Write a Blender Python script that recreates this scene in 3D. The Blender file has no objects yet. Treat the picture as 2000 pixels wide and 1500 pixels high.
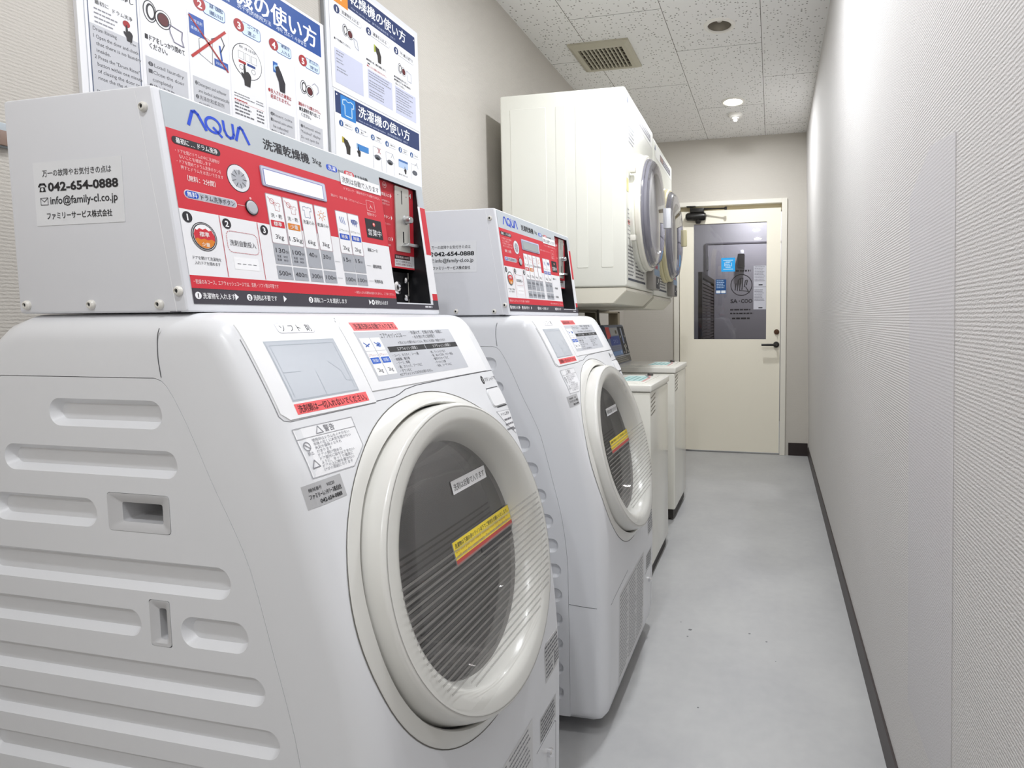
import bpy, bmesh, math, random
import numpy as np
from mathutils import Vector, Matrix

random.seed(7)
S = bpy.context.scene
COL = S.collection
PI = math.pi

# ------------------------------------------------------------------ camera
YAW, PIT, ROL = -0.217142879, -0.0697634015, -0.00652264632
PPX, PPY, FPX, EYE = 1254.793845, 703.3080714, 1150.0, 1.12
fwd = Vector((math.sin(YAW) * math.cos(PIT), math.cos(YAW) * math.cos(PIT), math.sin(PIT)))
rgt = Vector((math.cos(YAW), -math.sin(YAW), 0))
upv = rgt.cross(fwd)
r2 = math.cos(ROL) * rgt + math.sin(ROL) * upv
u2 = -math.sin(ROL) * rgt + math.cos(ROL) * upv
cam = bpy.data.cameras.new('camera')
cam.sensor_width = 36
cam.lens = FPX * 36 / 2000
cam.shift_x = -(PPX - 1000) / 2000
cam.shift_y = (PPY - 750) / 2000
cam.clip_start = 0.02
co = bpy.data.objects.new('camera', cam)
COL.objects.link(co)
M = Matrix.Identity(4)
for i in range(3):
    M[i][0], M[i][1], M[i][2] = r2[i], u2[i], -fwd[i]
M[0][3], M[1][3], M[2][3] = 0, 0, EYE
co.matrix_world = M
S.camera = co

# ------------------------------------------------------------------ world, exposure
W = bpy.data.worlds.new('world')
S.world = W
W.use_nodes = True
W.node_tree.nodes['Background'].inputs[0].default_value = (0.9, 0.95, 1, 1)
W.node_tree.nodes['Background'].inputs[1].default_value = 0.2
S.view_settings.view_transform = 'Standard'
S.view_settings.look = 'None'
S.view_settings.gamma = 1
S.view_settings.use_curve_mapping = False
S.view_settings.exposure = 0.12
LAMP_W = {'far': 14.0, 'vestibule': 24.0}
NEAR = ((2.0, 18.0), (0.95, 6.0), (-0.1, 11.5), (-1.15, 9.5))   # the lit row towards and behind the camera: y, watts
LAMP_COL = (0.94, 0.965, 1.0)

# ------------------------------------------------------------------ dimensions
L = 4.897          # end wall
ZC = 2.573         # ceiling
XL = -1.242        # left wall
XR0, XR1 = 0.297, 0.247   # right wall at floor, at ceiling (it leans a little)
YB = -1.7          # wall behind the camera
LV = 6.55          # far wall of the lobby beyond the door
M1 = (-0.720, 0.604)
M2 = (-0.683, 1.455)

# ------------------------------------------------------------------ materials
def lin(c):
    c = c / 255.0
    return c / 12.92 if c <= 0.04045 else ((c + 0.055) / 1.055) ** 2.4

def rgb(h):
    if isinstance(h, str):
        h = (int(h[0:2], 16), int(h[2:4], 16), int(h[4:6], 16))
    return (lin(h[0]), lin(h[1]), lin(h[2]), 1)

MATS = {}

def mat(name, col, rough=0.5, metal=0.0, spec=0.5, emit=0, noise=0, nscale=30, bump=0, coat=0):
    if name in MATS:
        return MATS[name]
    m = bpy.data.materials.new(name)
    m.use_nodes = True
    nt = m.node_tree
    b = nt.nodes['Principled BSDF']
    b.inputs['Base Color'].default_value = rgb(col)
    b.inputs['Roughness'].default_value = rough
    b.inputs['Metallic'].default_value = metal
    b.inputs['Specular IOR Level'].default_value = spec
    b.inputs['Coat Weight'].default_value = coat
    if emit:
        b.inputs['Emission Color'].default_value = rgb(col)
        b.inputs['Emission Strength'].default_value = emit
    if noise or bump:
        tc = nt.nodes.new('ShaderNodeTexCoord')
        nz = nt.nodes.new('ShaderNodeTexNoise')
        nz.inputs['Scale'].default_value = nscale
        nz.inputs['Detail'].default_value = 4
        nt.links.new(tc.outputs['Object'], nz.inputs['Vector'])
        if noise:
            mx = nt.nodes.new('ShaderNodeMix')
            mx.data_type = 'RGBA'
            c = rgb(col)
            mx.inputs[6].default_value = tuple(x * (1 - noise) for x in c[:3]) + (1,)
            mx.inputs[7].default_value = tuple(min(1, x * (1 + noise)) for x in c[:3]) + (1,)
            nt.links.new(nz.outputs['Fac'], mx.inputs[0])
            nt.links.new(mx.outputs[2], b.inputs['Base Color'])
        if bump:
            bp = nt.nodes.new('ShaderNodeBump')
            bp.inputs['Strength'].default_value = bump
            bp.inputs['Distance'].default_value = 0.002
            nt.links.new(nz.outputs['Fac'], bp.inputs['Height'])
            nt.links.new(bp.outputs[0], b.inputs['Normal'])
    MATS[name] = m
    return m

def ink(h):
    return mat('ink_' + h, h, rough=0.45, spec=0.3)

def clear(name, tint, gloss=0.08, rough=0.02, fk=0.45):
    if name in MATS:
        return MATS[name]
    m = bpy.data.materials.new(name)
    m.use_nodes = True
    nt = m.node_tree
    for n in list(nt.nodes):
        nt.nodes.remove(n)
    out = nt.nodes.new('ShaderNodeOutputMaterial')
    tr = nt.nodes.new('ShaderNodeBsdfTransparent')
    tr.inputs[0].default_value = tint
    gl = nt.nodes.new('ShaderNodeBsdfGlossy')
    gl.inputs['Roughness'].default_value = rough
    fr = nt.nodes.new('ShaderNodeLayerWeight')
    fr.inputs[0].default_value = 0.25
    mr = nt.nodes.new('ShaderNodeMath')
    mr.operation = 'MULTIPLY_ADD'
    mr.inputs[1].default_value = fk
    mr.inputs[2].default_value = gloss
    mx = nt.nodes.new('ShaderNodeMixShader')
    nt.links.new(fr.outputs['Fresnel'], mr.inputs[0])
    nt.links.new(mr.outputs[0], mx.inputs[0])
    nt.links.new(tr.outputs[0], mx.inputs[1])
    nt.links.new(gl.outputs[0], mx.inputs[2])
    nt.links.new(mx.outputs[0], out.inputs[0])
    MATS[name] = m
    return m

def veil(name, col, k):
    m = mat(name, col, rough=.6)
    nt = m.node_tree
    tr = nt.nodes.new('ShaderNodeBsdfTransparent')
    mx = nt.nodes.new('ShaderNodeMixShader')
    mx.inputs[0].default_value = k
    nt.links.new(tr.outputs[0], mx.inputs[1])
    nt.links.new(nt.nodes['Principled BSDF'].outputs[0], mx.inputs[2])
    nt.links.new(mx.outputs[0], nt.nodes['Material Output'].inputs[0])
    return m

def wall_mat(name, c1, c2, rib=1.0):
    m = bpy.data.materials.new(name)
    m.use_nodes = True
    nt = m.node_tree
    N, K = nt.nodes.new, nt.links.new
    b = nt.nodes['Principled BSDF']
    b.inputs['Roughness'].default_value = 0.75
    b.inputs['Specular IOR Level'].default_value = 0.25
    tc = N('ShaderNodeTexCoord')
    mp = N('ShaderNodeMapping')
    mp.inputs['Scale'].default_value = (190, 190, 420)
    n1 = N('ShaderNodeTexNoise')
    n1.inputs['Scale'].default_value = 1.0
    n1.inputs['Detail'].default_value = 3
    n2 = N('ShaderNodeTexNoise')
    n2.inputs['Scale'].default_value = 1.6
    n2.inputs['Detail'].default_value = 2
    wv = N('ShaderNodeTexWave')
    wv.wave_type = 'BANDS'
    wv.bands_direction = 'Z'
    wv.inputs['Scale'].default_value = 52
    wv.inputs['Distortion'].default_value = 1.0
    wv.inputs['Detail'].default_value = 1.5
    wv.inputs['Detail Scale'].default_value = 6
    ad = N('ShaderNodeMath')
    ad.operation = 'ADD'
    K(tc.outputs['Object'], mp.inputs[0])
    K(mp.outputs[0], n1.inputs['Vector'])
    K(tc.outputs['Object'], n2.inputs['Vector'])
    K(tc.outputs['Object'], wv.inputs['Vector'])
    K(n1.outputs['Fac'], ad.inputs[0])
    ml = N('ShaderNodeMath')
    ml.operation = 'MULTIPLY'
    ml.inputs[1].default_value = 0.35
    K(wv.outputs['Fac'], ml.inputs[0])
    K(ml.outputs[0], ad.inputs[1])
    bp = N('ShaderNodeBump')
    bp.inputs['Strength'].default_value = 0.45 * rib
    bp.inputs['Distance'].default_value = 0.0022
    K(ad.outputs[0], bp.inputs['Height'])
    K(bp.outputs[0], b.inputs['Normal'])
    mx = N('ShaderNodeMix')
    mx.data_type = 'RGBA'
    mx.inputs[6].default_value = rgb(c1)
    mx.inputs[7].default_value = rgb(c2)
    a2 = N('ShaderNodeMath')
    a2.operation = 'MULTIPLY_ADD'
    a2.inputs[1].default_value = 0.5
    K(n2.outputs['Fac'], a2.inputs[0])
    m3 = N('ShaderNodeMath')
    m3.operation = 'MULTIPLY'
    m3.inputs[1].default_value = 0.38
    K(ad.outputs[0], m3.inputs[0])
    K(m3.outputs[0], a2.inputs[2])
    K(a2.outputs[0], mx.inputs[0])
    K(mx.outputs[2], b.inputs['Base Color'])
    return m

def ceiling_mat():
    m = bpy.data.materials.new('ceiling_tile')
    m.use_nodes = True
    nt = m.node_tree
    N, K = nt.nodes.new, nt.links.new
    b = nt.nodes['Principled BSDF']
    b.inputs['Roughness'].default_value = 0.9
    b.inputs['Specular IOR Level'].default_value = 0.1
    tc = N('ShaderNodeTexCoord')
    sp = N('ShaderNodeSeparateXYZ')
    K(tc.outputs['Object'], sp.inputs[0])
    ax = N('ShaderNodeMath'); ax.operation = 'ADD'; ax.inputs[1].default_value = 0.981 + 0.455 * 4 + 0.0
    ay = N('ShaderNodeMath'); ay.operation = 'ADD'; ay.inputs[1].default_value = -3.283 + 0.91 * 10
    K(sp.outputs['X'], ax.inputs[0]); K(sp.outputs['Y'], ay.inputs[0])
    cb = N('ShaderNodeCombineXYZ')
    K(ay.outputs[0], cb.inputs[0]); K(ax.outputs[0], cb.inputs[1])
    br = N('ShaderNodeTexBrick')
    br.offset = 0.5
    br.offset_frequency = 2
    br.inputs['Scale'].default_value = 1
    br.inputs['Brick Width'].default_value = 0.91
    br.inputs['Row Height'].default_value = 0.4555
    br.inputs['Mortar Size'].default_value = 0.0016
    br.inputs['Mortar Smooth'].default_value = 0.1
    K(cb.outputs[0], br.inputs['Vector'])
    vo = N('ShaderNodeTexVoronoi')
    vo.inputs['Scale'].default_value = 62
    vo.inputs['Randomness'].default_value = 1
    K(tc.outputs['Object'], vo.inputs['Vector'])
    ls = N('ShaderNodeMath'); ls.operation = 'LESS_THAN'; ls.inputs[1].default_value = 0.27
    K(vo.outputs['Distance'], ls.inputs[0])
    sc = N('ShaderNodeSeparateColor')
    K(vo.outputs['Color'], sc.inputs[0])
    gt = N('ShaderNodeMath'); gt.operation = 'GREATER_THAN'; gt.inputs[1].default_value = 0.45
    K(sc.outputs[0], gt.inputs[0])
    mu = N('ShaderNodeMath'); mu.operation = 'MULTIPLY'
    K(ls.outputs[0], mu.inputs[0]); K(gt.outputs[0], mu.inputs[1])
    mm = N('ShaderNodeMath'); mm.operation = 'MULTIPLY'; mm.inputs[1].default_value = 0.9
    K(mu.outputs[0], mm.inputs[0])
    x1 = N('ShaderNodeMix'); x1.data_type = 'RGBA'
    x1.inputs[6].default_value = rgb('F1F0EE'); x1.inputs[7].default_value = rgb('9A9792')
    K(mm.outputs[0], x1.inputs[0])
    x2 = N('ShaderNodeMix'); x2.data_type = 'RGBA'
    x2.inputs[7].default_value = rgb('6B675F')
    K(x1.outputs[2], x2.inputs[6]); K(br.outputs['Fac'], x2.inputs[0])
    K(x2.outputs[2], b.inputs['Base Color'])
    return m

def floor_mat():
    m = bpy.data.materials.new('floor_sheet')
    m.use_nodes = True
    nt = m.node_tree
    N, K = nt.nodes.new, nt.links.new
    b = nt.nodes['Principled BSDF']
    b.inputs['Specular IOR Level'].default_value = 0.4
    tc = N('ShaderNodeTexCoord')
    n1 = N('ShaderNodeTexNoise'); n1.inputs['Scale'].default_value = 3.2; n1.inputs['Detail'].default_value = 5
    n2 = N('ShaderNodeTexNoise'); n2.inputs['Scale'].default_value = 28; n2.inputs['Detail'].default_value = 4
    K(tc.outputs['Object'], n1.inputs['Vector']); K(tc.outputs['Object'], n2.inputs['Vector'])
    ad = N('ShaderNodeMath'); ad.operation = 'MULTIPLY_ADD'; ad.inputs[1].default_value = 0.35
    K(n2.outputs['Fac'], ad.inputs[0]); K(n1.outputs['Fac'], ad.inputs[2])
    cr = N('ShaderNodeValToRGB')
    cr.color_ramp.elements[0].position = 0.4; cr.color_ramp.elements[0].color = rgb('A9A9AA')
    cr.color_ramp.elements[1].position = 0.95; cr.color_ramp.elements[1].color = rgb('BABAB9')
    K(ad.outputs[0], cr.inputs[0])
    K(cr.outputs[0], b.inputs['Base Color'])
    rr = N('ShaderNodeMapRange'); rr.inputs[3].default_value = 0.32; rr.inputs[4].default_value = 0.5
    K(n1.outputs['Fac'], rr.inputs[0]); K(rr.outputs[0], b.inputs['Roughness'])
    return m

WHITE = mat('white_enamel', 'E4E5E8', rough=0.28, coat=0.15)
WHITE2 = mat('white_plastic', 'EDEDEF', rough=0.3, coat=0.1)
RING = mat('door_ring_plastic', 'DBDAD5', rough=0.25, coat=0.2)
SEAM = mat('seam_dark', '55555A', rough=0.8)
IVORY = mat('ivory_enamel', 'E9E9DF', rough=0.32)
BLACK = mat('black_plastic', '17171A', rough=0.35)
STEEL = mat('brushed_steel', 'B9BABC', rough=0.3, metal=1.0)
CHROME = mat('chrome', 'E6E6E8', rough=0.12, metal=1.0)
DRUM = mat('drum_steel', '6A686B', rough=0.26, metal=0.9)
GASKET = mat('grey_rubber', '77767A', rough=0.4)

# ------------------------------------------------------------------ object helpers
def finish(name, bm, mats, parent=None, loc=None, sharp=32, smooth=True):
    me = bpy.data.meshes.new(name)
    bm.normal_update()
    bm.to_mesh(me)
    bm.free()
    return meshobj(name, me, mats, parent, loc, sharp, smooth)

def meshobj(name, me, mats, parent=None, loc=None, sharp=32, smooth=True):
    for m in (mats if isinstance(mats, (list, tuple)) else [mats]):
        me.materials.append(m)
    if smooth and len(me.polygons):
        me.polygons.foreach_set('use_smooth', [True] * len(me.polygons))
        me.set_sharp_from_angle(angle=math.radians(sharp))
    o = bpy.data.objects.new(name, me)
    COL.objects.link(o)
    if parent:
        o.parent = parent
    if loc:
        o.location = loc
    return o

def thing(name, label, cat, loc=(0, 0, 0), rz=0, group=None):
    o = bpy.data.objects.new(name, None)
    o.empty_display_size = 0.05
    COL.objects.link(o)
    o.location = loc
    o.rotation_euler = (0, 0, rz)
    return tag(o, label, cat, group)

def tag(o, label, cat, group=None):
    o['label'] = label
    o['category'] = cat
    if group:
        o['group'] = group
    return o

def struct(o, label=None):
    o['kind'] = 'structure'
    if label:
        o['label'] = label
    return o

def copy_tree(o, parent=None):
    c = o.copy()
    COL.objects.link(c)
    if parent:
        c.parent = parent
    for ch in list(o.children):
        copy_tree(ch, c)
    return c

def box(bm, x0, x1, y0, y1, z0, z1, mi=0, bev=0, seg=2):
    vs = [bm.verts.new((x, y, z)) for x in (x0, x1) for y in (y0, y1) for z in (z0, z1)]
    fs = []
    for q in ((0, 1, 3, 2), (4, 6, 7, 5), (0, 4, 5, 1), (2, 3, 7, 6), (0, 2, 6, 4), (1, 5, 7, 3)):
        f = bm.faces.new([vs[i] for i in q])
        f.material_index = mi
        fs.append(f)
    if bev:
        es = list({e for f in fs for e in f.edges})
        r = bmesh.ops.bevel(bm, geom=es, offset=bev, segments=seg, profile=0.6, affect='EDGES')
        for f in r['faces']:
            f.material_index = mi
    return fs

def boxobj(name, x0, x1, y0, y1, z0, z1, m, parent=None, bev=0, loc=None):
    bm = bmesh.new()
    box(bm, x0, x1, y0, y1, z0, z1, 0, bev)
    return finish(name, bm, m, parent, loc)

def prism(bm, pts, P, n0, n1, mi=0, bev=0):
    """extrude a 2D outline between two offsets through the mapping P(u, v, n)"""
    a = [bm.verts.new(P(u, v, n0)) for u, v in pts]
    b = [bm.verts.new(P(u, v, n1)) for u, v in pts]
    k = len(pts)
    fs = [bm.faces.new(a[::-1]), bm.faces.new(b)]
    for i in range(k):
        fs.append(bm.faces.new((a[i], a[(i + 1) % k], b[(i + 1) % k], b[i])))
    for f in fs:
        f.material_index = mi
    if bev:
        es = list(fs[1].edges)
        r = bmesh.ops.bevel(bm, geom=es, offset=bev, segments=2, profile=0.6, affect='EDGES')
        for f in r['faces']:
            f.material_index = mi
    return fs

def lathe(bm, prof, F, seg=64, mi=0, close=False):
    """prof: (r, h) pairs; F(a, b, h) maps the disc plane and axis to space"""
    rings = []
    for r, h in prof:
        if r < 1e-6:
            rings.append([bm.verts.new(F(0, 0, h))])
        else:
            rings.append([bm.verts.new(F(r * math.cos(2 * PI * i / seg), r * math.sin(2 * PI * i / seg), h)) for i in range(seg)])
    prs = list(zip(rings, rings[1:])) + ([(rings[-1], rings[0])] if close else [])
    for A, B in prs:
        for i in range(seg):
            j = (i + 1) % seg
            if len(A) == 1 and len(B) == 1:
                continue
            if len(A) == 1:
                f = bm.faces.new((A[0], B[i], B[j]))
            elif len(B) == 1:
                f = bm.faces.new((A[i], B[0], A[j]))
            else:
                f = bm.faces.new((A[i], B[i], B[j], A[j]))
            f.material_index = mi
    return rings

def tube(bm, pts, r, seg=10, mi=0, cap=True):
    pts = [Vector(p) for p in pts]
    rings = []
    for i, p in enumerate(pts):
        t = (pts[min(i + 1, len(pts) - 1)] - pts[max(i - 1, 0)]).normalized()
        ref = Vector((0, 0, 1)) if abs(t.z) < 0.9 else Vector((1, 0, 0))
        a = t.cross(ref).normalized()
        b = t.cross(a)
        rings.append([bm.verts.new(p + r * (math.cos(2 * PI * k / seg) * a + math.sin(2 * PI * k / seg) * b)) for k in range(seg)])
    for A, B in zip(rings, rings[1:]):
        for k in range(seg):
            f = bm.faces.new((A[k], A[(k + 1) % seg], B[(k + 1) % seg], B[k]))
            f.material_index = mi
    if cap:
        for f in (bm.faces.new(rings[0][::-1]), bm.faces.new(rings[-1])):
            f.material_index = mi

def AX(o, axis='x', s=1):
    """frame for lathes: F(a, b, h) around a principal axis"""
    o = Vector(o)
    if axis == 'x':
        return lambda a, b, h: o + Vector((s * h, a, b))
    if axis == 'y':
        return lambda a, b, h: o + Vector((a, s * h, b))
    return lambda a, b, h: o + Vector((a, b, s * h))

def boolean(o, cutters, keep=False):
    for c in cutters:
        md = o.modifiers.new('cut', 'BOOLEAN')
        md.operation = 'DIFFERENCE'
        md.solver = 'EXACT'
        md.object = c
    bpy.context.view_layer.update()
    dg = bpy.context.evaluated_depsgraph_get()
    me = bpy.data.meshes.new_from_object(o.evaluated_get(dg))
    o.modifiers.clear()
    o.data = me
    for c in cutters:
        bpy.data.objects.remove(c)
    me.polygons.foreach_set('use_smooth', [True] * len(me.polygons))
    me.set_sharp_from_angle(angle=math.radians(28))

def rr_pts(u0, v0, u1, v1, r, n=6):
    out = []
    for cx, cy, a0 in ((u1 - r, v1 - r, 0), (u0 + r, v1 - r, 90), (u0 + r, v0 + r, 180), (u1 - r, v0 + r, 270)):
        for i in range(n + 1):
            a = math.radians(a0 + 90 * i / n)
            out.append((cx + r * math.cos(a), cy + r * math.sin(a)))
    return out

# ------------------------------------------------------------------ lettering and printed sheets
GLY = {}

def glyphs(s, bold, res):
    k = (s, bold, res)
    if k not in GLY:
        c = bpy.data.curves.new('lettering', 'FONT')
        c.body = s
        c.size = 1
        c.dimensions = '2D'
        c.fill_mode = 'FRONT'
        c.resolution_u = res
        c.offset = bold
        o = bpy.data.objects.new('lettering', c)
        COL.objects.link(o)
        bpy.context.view_layer.update()
        dg = bpy.context.evaluated_depsgraph_get()
        e = o.evaluated_get(dg)
        me = e.to_mesh()
        vs = [(v.co.x, v.co.y) for v in me.vertices]
        fs = [tuple(p.vertices) for p in me.polygons]
        e.to_mesh_clear()
        bpy.data.objects.remove(o)
        bpy.data.curves.remove(c)
        GLY[k] = (vs, fs)
    return GLY[k]

class Sheet:
    """flat printing laid on a surface given by P(u, v, n); n in metres off the surface"""
    EPS = 0.00018

    def __init__(self, P, div=0):
        self.P, self.bm, self.mats, self.div = P, bmesh.new(), [], div

    def mi(self, col):
        m = col if not isinstance(col, str) else ink(col)
        if m not in self.mats:
            self.mats.append(m)
        return self.mats.index(m)

    def slab(self, pts, col, t, base=0.0):
        prism(self.bm, pts, self.P, base, base + t, self.mi(col))
        self.off = base + t
        return self

    off = 0.0

    def n(self, layer):
        return self.off + layer * self.EPS

    def poly(self, pts, col, layer=1):
        f = self.bm.faces.new([self.bm.verts.new(self.P(u, v, self.n(layer))) for u, v in pts])
        f.material_index = self.mi(col)

    def rect(self, u0, v0, u1, v1, col, layer=1):
        k = max(1, int(abs(v1 - v0) / self.div)) if self.div else 1
        for i in range(k):
            a, b = v0 + (v1 - v0) * i / k, v0 + (v1 - v0) * (i + 1) / k
            self.poly([(u0, a), (u1, a), (u1, b), (u0, b)], col, layer)

    def rrect(self, u0, v0, u1, v1, r, col, layer=1):
        self.poly(rr_pts(u0, v0, u1, v1, r, 5), col, layer)

    def band(self, pts, col, layer=0, nu=7, nv=8):
        """a convex outline laid on a curved surface, split into small cells"""
        def span(v):
            xs = []
            for (a, b), (c, d) in zip(pts, pts[1:] + pts[:1]):
                if min(b, d) - 1e-9 <= v <= max(b, d) + 1e-9:
                    xs += [a, c] if abs(d - b) < 1e-9 else [a + (c - a) * (v - b) / (d - b)]
            return min(xs), max(xs)
        lo, hi = min(p[1] for p in pts), max(p[1] for p in pts)
        vs = sorted(set([round(lo + (hi - lo) * i / nv, 6) for i in range(nv + 1)] + [round(min(hi, max(lo, p[1])), 6) for p in pts]))
        G = []
        for v in vs:
            a, b = span(min(hi, max(lo, v)))
            G.append([(a + (b - a) * i / nu, v) for i in range(nu + 1)])
        for A, B in zip(G, G[1:]):
            for i in range(nu):
                q = [A[i], A[i + 1], B[i + 1], B[i]]
                if abs(A[i + 1][0] - A[i][0]) < 1e-7:
                    q = [A[i], B[i + 1], B[i]]
                elif abs(B[i + 1][0] - B[i][0]) < 1e-7:
                    q = [A[i], A[i + 1], B[i]]
                self.poly(q, col, layer)

    def disc(self, u, v, r, col, layer=1, ry=None, n=28):
        ry = ry or r
        self.poly([(u + r * math.cos(2 * PI * i / n), v + ry * math.sin(2 * PI * i / n)) for i in range(n)], col, layer)

    def ring(self, u, v, r, w, col, layer=1, ry=None, n=32, a0=0, a1=360):
        ry = ry or r
        for i in range(n):
            a = math.radians(a0 + (a1 - a0) * i / n)
            b = math.radians(a0 + (a1 - a0) * (i + 1) / n)
            self.poly([(u + r * math.cos(a), v + ry * math.sin(a)), (u + r * math.cos(b), v + ry * math.sin(b)),
                       (u + (r - w) * math.cos(b), v + (ry - w) * math.sin(b)), (u + (r - w) * math.cos(a), v + (ry - w) * math.sin(a))][::-1], col, layer)

    def line(self, pts, w, col, layer=1, closed=False):
        if closed:
            pts = list(pts) + [pts[0]]
        if self.div:
            q = [pts[0]]
            for (a, b), (c, d) in zip(pts, pts[1:]):
                k = max(1, int(math.hypot(c - a, d - b) / self.div))
                q += [(a + (c - a) * i / k, b + (d - b) * i / k) for i in range(1, k + 1)]
            pts = q
        for (a, b), (c, d) in zip(pts, pts[1:]):
            l = math.hypot(c - a, d - b) or 1e-9
            nx, ny = -(d - b) / l * w / 2, (c - a) / l * w / 2
            ex, ey = (c - a) / l * w * 0.3, (d - b) / l * w * 0.3
            self.poly([(a - ex - nx, b - ey - ny), (c + ex - nx, d + ey - ny), (c + ex + nx, d + ey + ny), (a - ex + nx, b - ey + ny)], col, layer)

    def text(self, s, u, v, h, col, layer=2, w=None, bold=0.0, al='l', ang=0, res=2):
        """em height h, baseline v; w squeezes or stretches the line to that width"""
        if bold and not s.isascii():
            d = h * bold * .75
            for k, (du, dv) in enumerate(((-d, 0), (d, 0), (0, d))):
                self.text(s, u + du, v + dv, h, col, layer + k * .15, w, 0, al, ang, res)
            return
        vs, fs = glyphs(s, bold, res)
        if not vs:
            return
        x0, x1 = min(p[0] for p in vs), max(p[0] for p in vs)
        sx = (w / (x1 - x0)) if w else h
        du = {'l': 0, 'c': -(x1 - x0) * sx / 2, 'r': -(x1 - x0) * sx}[al]
        ca, sa = math.cos(ang), math.sin(ang)
        bv = []
        for p in vs:
            a, b = du + (p[0] - x0) * sx, p[1] * h
            bv.append(self.bm.verts.new(self.P(u + a * ca - b * sa, v + a * sa + b * ca, self.n(layer))))
        k = self.mi(col)
        for f in fs:
            try:
                self.bm.faces.new([bv[i] for i in f]).material_index = k
            except ValueError:
                pass

    def lines(self, u0, u1, v1, n, dv, h, col, layer=2):
        """rows of fine print too small to read in the photo"""
        for i in range(n):
            x = u0
            e = u1 - random.random() * (u1 - u0) * 0.25
            while x < e:
                w = h * random.uniform(0.6, 2.6)
                self.rect(x, v1 - i * dv - h * 0.72, min(e, x + w), v1 - i * dv, col, layer)
                x += w + h * 0.35

    def done(self, name, parent=None, loc=None):
        return finish(name, self.bm, self.mats, parent, loc, smooth=False)

def XP(x, y0=0, z0=0):      # faces +X: u runs along +Y, v along +Z
    return lambda u, v, n: Vector((x + n, y0 + u, z0 + v))

def YP(y, x0=0, z0=0):      # faces -Y: u runs along +X, v along +Z
    return lambda u, v, n: Vector((x0 + u, y - n, z0 + v))

def ZP(z, x0=0, y0=0):      # faces up, read from the corridor side: u along +Y, v along -X
    return lambda u, v, n: Vector((x0 - v, y0 + u, z + n))

# ================================================================== THE ROOM
def build_room():
    wl = wall_mat('wallpaper_left', 'BCB7AF', 'CCC7C0')
    wr = wall_mat('wallpaper_right', 'CCC9C7', 'DEDCDA', 1.25)
    we = wall_mat('wallpaper_end', 'C4BFB6', 'D1CCC4', 0.7)
    fl = floor_mat()
    flo = struct(boxobj('floor', XL - .1, 0.45, YB - .1, LV + .1, -0.08, 0, fl))
    for x, y, w in ((-.280, 2.039, .010), (-.283, 1.993, .005), (-.070, 2.055, .006), (-.321, 2.086, .004), (-.010, 2.013, .005), (.02, 1.90, .003), (-.20, 1.62, .004)):
        bm = bmesh.new()
        vs = [bm.verts.new((x + w * math.cos(a) * random.uniform(.7, 1), y + w * .6 * math.sin(a), .0004)) for a in (0, 1, 2, 3, 4, 5)]
        bm.faces.new(vs)
        finish('scuff', bm, mat('scuff_grey', '6E6E70', rough=.8), flo, smooth=False)
    # walls as slabs; the right one leans in a little towards the ceiling
    struct(boxobj('wall_left', XL - .1, XL, YB - .1, L + .1, 0, ZC + .1, wl))
    bm = bmesh.new()
    a = [(XR0, YB - .1, 0), (XR0 + .1, YB - .1, 0), (XR1 + .15, YB - .1, ZC + .1), (XR1 - 0.002, YB - .1, ZC + .1)]
    b = [(x, L + .1, z) for x, y, z in a]
    va, vb = [bm.verts.new(p) for p in a], [bm.verts.new(p) for p in b]
    bm.faces.new(va[::-1]); bm.faces.new(vb)
    for i in range(4):
        bm.faces.new((va[i], va[(i + 1) % 4], vb[(i + 1) % 4], vb[i]))
    bmesh.ops.recalc_face_normals(bm, faces=bm.faces)
    struct(finish('wall_right', bm, wr, smooth=False))
    struct(boxobj('wall_front', XL, XR0 + .05, YB - .1, YB, 0, ZC, we))
    bm = bmesh.new()
    box(bm, XL, -0.80, L, L + .12, 0, ZC)
    box(bm, 0.105, XR0 + .02, L, L + .12, 0, ZC)
    box(bm, -0.80, 0.105, L, L + .12, 2.07, ZC)
    struct(finish('wall_back', bm, we, smooth=False))
    ce = boxobj('ceiling', XL - .1, 0.45, YB - .1, L + .12, ZC, ZC + .12, ceiling_mat())
    cuts = []
    for y in (3.05, 4.103):
        bm = bmesh.new()
        rg = lathe(bm, [(0.060, -0.05), (0.060, 0.3)], AX((-0.27, y, ZC), 'z'), 40)
        bm.faces.new(rg[0]); bm.faces.new(rg[1])
        bmesh.ops.recalc_face_normals(bm, faces=bm.faces)
        cuts.append(finish('cut', bm, WHITE))
    boolean(ce, cuts)
    struct(ce)
    # baseboards, dark brown vinyl
    bb = mat('baseboard_vinyl', '3A3231', rough=0.45, noise=0.25, nscale=14)
    bm = bmesh.new()
    prism(bm, [(XR0 - .009, 0), (XR0 + .002, 0), (XR0 + .0005, 0.072), (XR0 - .0075, 0.072)], lambda u, v, n: Vector((u, n, v)), YB, L - .004)
    bmesh.ops.recalc_face_normals(bm, faces=bm.faces)
    struct(finish('baseboard_right', bm, bb, smooth=False))
    struct(boxobj('baseboard_back', 0.135, XR0 - .010, L - .009, L, 0, 0.104, mat('baseboard_dark', '2A2020', rough=0.4)))
    # lobby beyond the door
    lw = mat('lobby_wall', 'A4A2A4', rough=0.6, noise=0.04, nscale=5)
    struct(boxobj('wall_lobby', -1.0, 0.6, LV, LV + .08, 0, 2.5, lw))
    struct(boxobj('wall_lobby_left', -0.93, -0.87, L + .12, LV, 0, 2.5, mat('lobby_side', 'A9A8A6', rough=0.6)))
    struct(boxobj('wall_lobby_right', 0.50, 0.58, L + .12, LV, 0, 2.5, lw))
    struct(boxobj('ceiling_lobby', -0.95, 0.6, L + .12, LV + .08, 2.42, 2.5, mat('lobby_ceiling', '8C8B8E', rough=0.8)))

build_room()

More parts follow.
